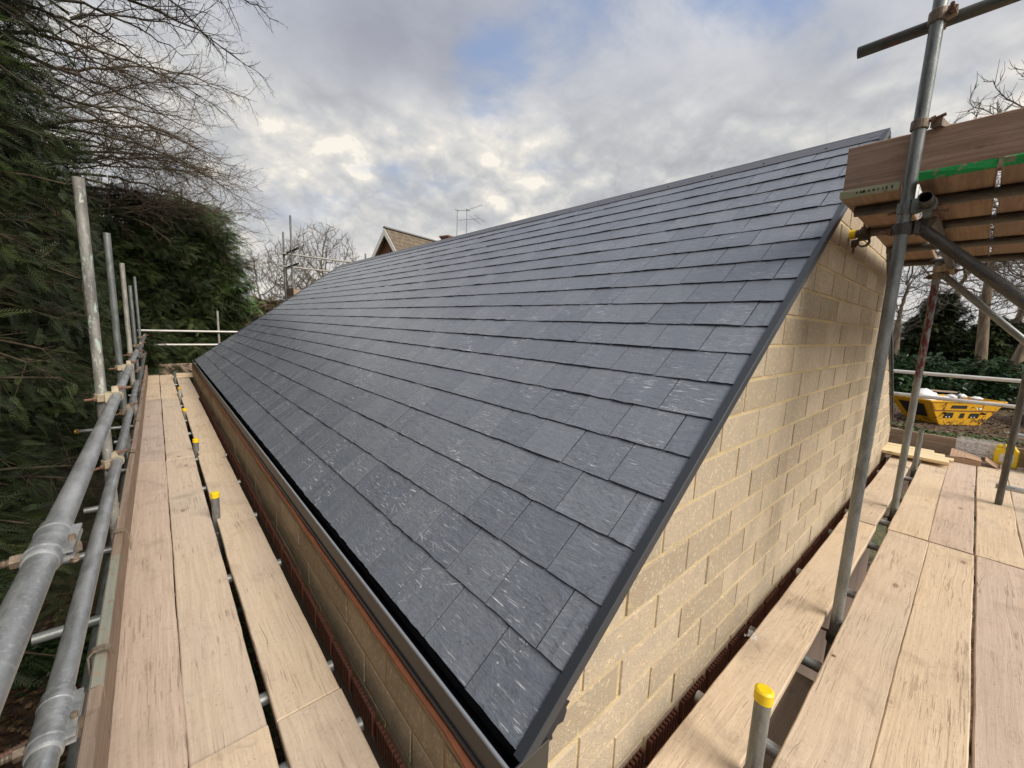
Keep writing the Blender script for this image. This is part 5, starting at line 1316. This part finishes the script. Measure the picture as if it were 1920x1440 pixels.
# ------------------------------------------------------------------ houses
def houses():
    # gabled house beyond the ridge
    Hh = empty('gabled_house', (13.5, 26.2, -2.2), 'red brick house with a steep tiled gable and white bargeboards beyond the ridge', 'house')
    A = Vector((11.54, 25.5, 5.77)); u = Vector((.963, .27, 0)).normalized(); v = Vector((-.27, .963, 0)).normalized()
    k = 1.33; L = 9.0; hw = 3.0
    def P(a, s, z): return A+u*a+v*s+Vector((0, 0, z))
    # roof slopes
    for sgn in (-1, 1):
        mb = MB(); th = .09
        c = [P(-.35, 0, 0), P(L, 0, 0), P(L, sgn*hw, -k*hw), P(-.35, sgn*hw, -k*hw)]
        d = [q-Vector((0, 0, th)) for q in c]; sl = hw*math.hypot(1, k)
        mb.add(c+d, [(0,1,2,3) if sgn > 0 else (3,2,1,0), (4,5,6,7), (0,4,5,1), (1,5,6,2), (2,6,7,3), (3,7,4,0)], .5, [(0, sl), (L+.35, sl), (L+.35, 0), (0, 0)]*2)
        mb.build('roof', 'clay tiles', parent=Hh)
        mb = MB()   # bargeboard
        a = -.40; w_ = .30
        q = [P(a, 0, -.04), P(a, sgn*hw, -k*hw-.04), P(a, sgn*hw, -k*hw-.04-w_), P(a, 0, -.04-w_-.12)]
        q2 = [x+u*.04 for x in q]
        mb.add(q+q2, [(0,1,2,3), (4,7,6,5), (0,4,5,1), (1,5,6,2), (2,6,7,3), (3,7,4,0)]); mb.build('bargeboard', 'white gloss', parent=Hh)
        mb = MB(); q = [P(-.34, 0, -.13), P(-.34, sgn*hw, -k*hw-.13), P(.02, sgn*hw, -k*hw-.13), P(.02, 0, -.13)]; q2 = [x-Vector((0, 0, .03)) for x in q]
        mb.add(q+q2, [(0,1,2,3), (4,7,6,5), (0,4,5,1), (1,5,6,2), (2,6,7,3), (3,7,4,0)]); mb.build('soffit', 'soffit brown', parent=Hh)
    mb = MB(); q = [P(-.40, -.14, -.03), P(-.40, 0, .09), P(-.40, .14, -.03)]; q2 = [x+u*(L+.4) for x in q]; mb.add(q+q2, [(0,1,2)[::-1], (3,4,5), (0,1,4,3), (1,2,5,4), (2,0,3,5)]); mb.build('ridge_tiles', 'grey tiles', parent=Hh)
    mb = MB(); hw2 = hw-.15
    f = [P(.03, 0, -.18), P(.03, -hw2, -k*hw2-.18), P(.03, -hw2, -8.2), P(.03, hw2, -8.2), P(.03, hw2, -k*hw2-.18)]; b = [x+u*(L-.3) for x in f]
    mb.add(f+b, [(0,1,2,3,4), (9,8,7,6,5), (0,5,6,1), (1,6,7,2), (2,7,8,3), (3,8,9,4), (4,9,5,0)]); mb.build('wall', 'red brick', parent=Hh)
    # window in the gable and side wall
    for (s, z) in ((0, -4.2), (0, -6.9)):
        mb = MB(); q = [P(-.02, s-.7, z), P(-.02, s+.7, z), P(-.02, s+.7, z+1.1), P(-.02, s-.7, z+1.1)]; q2 = [x+u*.04 for x in q]
        mb.add(q+q2, [(0,1,2,3), (4,7,6,5), (0,4,5,1), (1,5,6,2), (2,6,7,3), (3,7,4,0)]); wf = mb.build('window_frame', 'white gloss', parent=Hh)
        mb = MB(); q = [P(-.035, s-.62, z+.08), P(-.035, s+.62, z+.08), P(-.035, s+.62, z+1.02), P(-.035, s-.62, z+1.02)]; q2 = [x+u*.01 for x in q]
        mb.add(q+q2, [(0,1,2,3), (4,7,6,5), (0,4,5,1), (1,5,6,2), (2,6,7,3), (3,7,4,0)]); mb.build('pane', 'window glass', parent=Hh)
    # chimney
    c = Vector((16.75, 26.9, 0)); mb = MB(); 
    def bx(h, z0, z1):
        q = [c+u*(h*a)+v*(h*b)+Vector((0, 0, z0)) for a, b in ((-1,-1),(1,-1),(1,1),(-1,1))]; q2 = [x+Vector((0, 0, z1-z0)) for x in q]
        mb.add(q+q2, [(0,3,2,1), (4,5,6,7), (0,1,5,4), (1,2,6,5), (2,3,7,6), (3,0,4,7)])
    bx(.36, 3.5, 6.16); bx(.41, 6.162, 6.23); bx(.46, 6.232, 6.33); ch = mb.build('chimney', 'red brick', parent=Hh)
    # aerials
    def dirp(px, py, dist): 
        m = cam.matrix_world.to_3x3(); d = m @ Vector((px-960, 720-py, -760.0)); d = d/math.hypot(d.x, d.y); return d*dist
    D1, D2 = 31.2, 31.8
    for (bx_, top, arms, lab, dist) in (((857.5, 446), (857.5, 394), [((855, 394), (880, 395)), ((858, 413), (898, 410)), ((853, 392), (861, 397))], 'left aerial mast on the chimney with a cross boom', D1),
                                  ((876, 444), (875.5, 392), [((874, 394.5), (903, 385)), ((873, 391), (881, 396)), ((880, 404), (901, 421)), ((890, 403), (909, 416))], 'right aerial mast with a slanting boom and long elements', D2)):
        p0, p1 = dirp(*bx_, dist), dirp(*top, dist); p0.z = 6.0; p0.x, p0.y = p1.x, p1.y
        T = empty('tv_aerial', p0, lab, 'aerial', 'aerials on the chimney')
        mb = MB(); mb.tube(p0, p1, .022, n=8); mb.build('mast', 'mast metal', parent=T)
        mb = MB()
        for a, b in arms:
            A1, B1 = dirp(*a, dist), dirp(*b, dist+.3); mb.tube(A1, B1, .014, n=6)
        A1, B1 = dirp(*arms[0][0], dist), dirp(*arms[0][1], dist+.3)
        for i in range(9):
            q = A1.lerp(B1, i/8); mb.tube(q-v*.10-Vector((0,0,.0)), q+v*.10, .006, n=5); mb.tube(q-Vector((0,0,.08)), q+Vector((0,0,.08)), .005, n=5)
        mb.build('antenna', 'mast metal', parent=T)
    # pale bungalow behind the skip
    B = empty('bungalow', (60, 6.2, GR), 'pale rendered house with a grey roof seen left of the red painted standard', 'house')
    mb = MB(); mb.box(60, 68, 3.6, 12.5, GR, -.2); mb.build('wall', 'white render', parent=B)
    mb = MB(); y0, y1 = 3.0, 13; mb.add([(59.4, y0, -.25), (59.4, y1, -.25), (64, y1, 2.1), (64, y0, 2.1), (68.6, y0, -.25), (68.6, y1, -.25)], [(0,3,2,1), (3,4,5,2), (0,4,3), (1,2,5), (0,1,5,4)], .5, [(0,0)]*6); mb.build('roof', 'grey tiles', parent=B)
    mb = MB(); mb.add([(59.35, 2.98, -.27), (59.35, 2.98, -.47), (64, 2.98, 1.9), (64, 2.98, 2.1), (59.35, 3.02, -.27), (59.35, 3.02, -.47), (64, 3.02, 1.9), (64, 3.02, 2.1)], [(0,1,2,3), (7,6,5,4), (0,4,5,1), (2,6,7,3)]); mb.box(59.3, 59.36, 3.0, 13, -.45, -.25); mb.build('bargeboard', 'white gloss', parent=B)
    for k, y in enumerate((5.0, 8.0)):
        mb = MB(); mb.box(59.95, 59.99, y, y+1.4, -2.4, -1.2); mb.build('window_frame', 'white gloss', parent=B); mb = MB(); mb.box(59.93, 59.945, y+.08, y+1.32, -2.3, -1.3); mb.build('pane', 'window glass', parent=B)
houses()

# ------------------------------------------------------------------ skip
def skip():
    TL = Vector((24.25, 1.02, 0)); d = Vector((.81, -.586, 0)); n = Vector((.586, .81, 0)); Lt, Lb, Wd, Hh = 3.58, 1.98, 1.75, 1.06
    org = TL+d*(Lt/2); org.z = GR
    S = empty('skip', org, 'yellow rubbish skip with painted numbers, heaped with white rubble bags', 'skip')
    S.rotation_euler = (0, 0, math.atan2(d.y, d.x))
    def part(mb, name, m): o = mb.build(name, m, loc=(0, 0, 0)); o.parent = S; return o
    # local: x along d, y away, z up
    mb = MB(); t = .03
    def shell(ins, z0):
        return [(-Lb/2+ins, .18+ins, z0), (Lb/2-ins, .18+ins, z0), (Lb/2-ins, Wd-.18-ins, z0), (-Lb/2+ins, Wd-.18-ins, z0), (-Lt/2+ins, 0+ins, Hh), (Lt/2-ins, 0+ins, Hh), (Lt/2-ins, Wd-ins, Hh), (-Lt/2+ins, Wd-ins, Hh)]
    o_ = shell(0, .02); i_ = shell(t, .06)
    sf = [(0,1,5,4), (1,2,6,5), (2,3,7,6), (3,0,4,7), (0,3,2,1)]
    mb.add(o_+i_, sf+[tuple(8+q for q in f[::-1]) for f in sf]+[(4,5,13,12), (5,6,14,13), (6,7,15,14), (7,4,12,15)])
    part(mb, 'body', 'skip paint')
    mb = MB(); mb.bbox(-Lt/2-.03, Lt/2+.03, -.03, .03, Hh-.03, Hh+.04, .008); mb.bbox(-Lt/2-.03, Lt/2+.03, Wd-.03, Wd+.03, Hh-.03, Hh+.04, .008)
    mb.bbox(-Lt/2-.03, -Lt/2+.03, .032, Wd-.032, Hh-.03, Hh+.04, .008); mb.bbox(Lt/2-.03, Lt/2+.03, .032, Wd-.032, Hh-.03, Hh+.04, .008)
    part(mb, 'rim', 'skip paint')
    mb = MB()   # ribs on the long side and dark seam
    def fy(z): return .18*(1-z/Hh)
    mb.add([(-1.52, fy(.68)-.012, .68), (1.45, fy(.68)-.012, .68), (1.43, fy(.64)-.012, .64), (-1.5, fy(.64)-.012, .64)], [(0, 1, 2, 3)])
    for x in (-1.05, .75):
        mb.add([(x, fy(.68)-.014, .68), (x+.03, fy(.68)-.014, .68), (x+.03, fy(1.03)-.014, 1.03), (x, fy(1.03)-.014, 1.03)], [(0, 1, 2, 3)])
    mb.add([(-1.76, -.012, 1.03), (-1.46, fy(.68)-.013, .68), (-1.43, fy(.68)-.013, .68), (-1.72, -.012, 1.03)], [(0, 1, 2, 3)])
    part(mb, 'seams', 'brick pieces')
    mb = MB()
    for x in (-1.0, .80): mb.tube((x, -.06, .56), (x, .10, .56), .045, n=12)
    part(mb, 'lifting_lugs', 'black paint')
    mb = MB(); mb.add([(-1.66, .35, .88), (-1.66, Wd-.35, .88), (-1.21, Wd-.45, .30), (-1.21, .45, .30)], [(0, 1, 2, 3)]); q = part(mb, 'end_panel', 'black paint')
    q.location = (-.03, 0, -.0)
    mb = MB()
    for (x0, x1, z0, z1) in ((-.75, .02, .76, .90), (-.95, -.50, .34, .58), (-.20, .04, .34, .56), (.25, .72, .34, .56)):
        ya, yb = fy(z0)-.010, fy(z1)-.010; mb.add([(x0, ya, z0), (x1, ya, z0), (x1-.02, yb, z1), (x0+.03, yb, z1)], [(0, 1, 2, 3)])
    part(mb, 'painted_patches', 'black paint')
    def text(s, x, z, size, m):
        cu = bpy.data.curves.new('t', 'FONT'); cu.body = s; cu.size = size; cu.extrude = .004; cu.offset = .008; ob = bpy.data.objects.new('t', cu); COL.objects.link(ob)
        bpy.context.view_layer.update(); dg = bpy.context.evaluated_depsgraph_get(); me = bpy.data.meshes.new_from_object(ob.evaluated_get(dg)); bpy.data.objects.remove(ob)
        o = bpy.data.objects.new('painted_number', me); COL.objects.link(o); me.materials.clear(); me.materials.append(M[m]); o.parent = S
        o.location = (x, fy(z)-.018, z); o.rotation_euler = (rad(90)-math.atan(.18/Hh), 0, 0)
    text('10', .42, .74, .34, 'white paint'); text('14', -.88, .37, .25, 'white paint'); text('14', .32, .37, .25, 'white paint'); text('10', .74, .24, .42, 'black paint')
    mb = MB(); mb.add([(.68, fy(.20)-.012, .20), (1.12, fy(.20)-.012, .20), (1.12, fy(.17)-.012, .17), (.68, fy(.17)-.012, .17)], [(0, 1, 2, 3)]); part(mb, 'number_underline', 'black paint')
    # fill: rubble, bags, timber (things of their own)
    W = lambda x, y, z: org+d*x+n*y+Vector((0, 0, z if z in (.78,) else z+.25))
    g = np.random.default_rng(90)
    def lump(name, c, r, m, lab, cat, group, seed, amp=.22):
        gg = np.random.default_rng(seed); mb = MB(); nu, nv = 18, 11; vs = []; ph = gg.uniform(0, 6, 8); fq = gg.uniform(1.5, 5, 8)
        for j in range(nv+1):
            b = math.pi*j/nv
            for i in range(nu):
                a = 2*math.pi*i/nu; s = 1+amp*(math.sin(fq[0]*a//1+ph[0])*.0+math.sin(2*a+ph[1])*.4*math.sin(b)+math.sin(3*a+ph[2]+3*b)*.4*math.sin(b)+math.sin(5*b+ph[3])*.25+gg.normal(0, .13))
                vs.append(Vector(c)+d*(r[0]*s*math.cos(a)*math.sin(b))+n*(r[1]*s*math.sin(a)*math.sin(b))+Vector((0, 0, r[2]*s*math.cos(b))))
        mb.add(vs, [(j*nu+i, (j+1)*nu+i, (j+1)*nu+(i+1) % nu, j*nu+(i+1) % nu) for j in range(nv) for i in range(nu)])
        tag(mb.build(name, m, smooth=True), lab, cat, group)
    lump('rubble_heap', W(0, .87, .78), (1.35, .66, .30), 'rubble', 'grey brown rubble filling the skip', 'rubble', None, 1, .12)
    bl = [(-1.25, .75, .94, .42, .28, 'largest white sack at the left end of the skip'), (-.95, .30, .84, .42, .15, 'flat white sack spilling over the front left rim of the skip'), (-1.5, .3, .80, .22, .14, 'small white sack over the left corner of the skip'), (-.1, .6, .92, .20, .12, 'small white sack in the middle of the skip'), (.55, .7, .95, .16, .10, 'blue white sack right of the middle of the skip'), (1.15, .6, .88, .22, .08, 'low white sack at the right end of the skip')]
    for i, (x, y, z, r, h, lab) in enumerate(bl): lump('rubble_sack', W(x, y, z), (r, r*.8, h), 'white plastic', lab, 'sack', 'white sacks in the skip', 10+i, .3)
    lump('dark_sack', W(.25, .75, .93), (.18, .15, .10), 'black plastic', 'black sack among the white ones in the skip', 'sack', None, 30, .3)
    p = W(-.9, 1.0, 1.12); o = board(p, math.atan2(d.y, d.x)-.0, 1.5, 'old brown timber lying across the top of the skip', None, 'toe board wood', W=.16, T=.07, seed=95, name='timber', cat='plank'); o.rotation_euler = (0, rad(3), math.atan2(d.y, d.x))
    # soil bank and bits in front of the skip
skip()

# ------------------------------------------------------------------ ground cover
def cover():
    g = np.random.default_rng(120)
    def leaves(name, n, x0, x1, y0, y1, sz, m, hmax, kind_label, density=None, base=None):
        X, Y = g.uniform(x0, x1, n), g.uniform(y0, y1, n)
        if density is not None:
            k = density(X, Y) > g.uniform(0, 1, n); X, Y = X[k], Y[k]
        n = len(X); Zg = ground_h(X, Y)+g.uniform(.02, hmax, n)
        P = np.stack([X, Y, Zg], 1); D = g.normal(0, 1, (n, 3)); D[:, 2] *= .25
        u = (np.array([[0, 0, 0], [.45, .42, .06], [1, 0, -.05], [.45, -.42, .06]]), np.array([[0, 1, 2, 3]]))
        V, F = scatter_units(u, P, D, sz*g.uniform(.6, 1.3, n), g, .35)
        o = npmesh(name, V, F, m, vary=g.uniform(0, 1, len(F))); tag(o, kind_label[0], kind_label[1], None, 'stuff')
    def dens(X, Y): return np.clip(np.sin(X*2.3+1)*np.sin(Y*1.7+.4)*.6+np.sin(X*5+Y*3.3)*.25+.45, 0, 1)
    leaves('ivy_ground_cover', 26000, -3.2, .5, .2, 6, .075, 'ivy leaf', .16, ('dark ivy covering the ground below the left rails', 'ivy'), dens)
    leaves('fallen_leaves', 22000, -3.5, .6, -1, 7, .055, 'dead leaf', .05, ('brown fallen leaves on the soil below the left rails', 'fallen leaves'), lambda X, Y: 1-dens(X, Y)*.8)
    leaves('garden_litter', 16000, 18, 36, -6, 6, .10, 'dead leaf', .05, ('dead leaves and twigs on the ground around the skip', 'leaf litter'), None)
    leaves('grass_tufts', 4000, 19, 23.5, -1.5, 2.2, .12, 'grass blade', .08, ('patchy grass in front of the skip', 'grass'), dens)
    leaves('lawn_grass', 16000, -1, 9, 16, 30, .12, 'grass blade', .10, ('lawn beyond the far end rails', 'grass'), None)
    # rubble between the scaffold and the skip: loose bricks
    for i in range(14):
        x, y = g.uniform(12, 23), g.uniform(.6, 3.2); mb = MB(); mb.bbox(-.11, .11, -.05, .05, 0, .065, .004); o = mb.build('loose_brick', 'brick pieces', loc=(x, y, GR+.02)); o.rotation_euler = (g.uniform(-.2, .2), g.uniform(-.2, .2), g.uniform(0, 3))
        tag(o, 'loose red brick on the ground before the skip', 'brick', 'loose bricks on the ground before the skip')
cover()
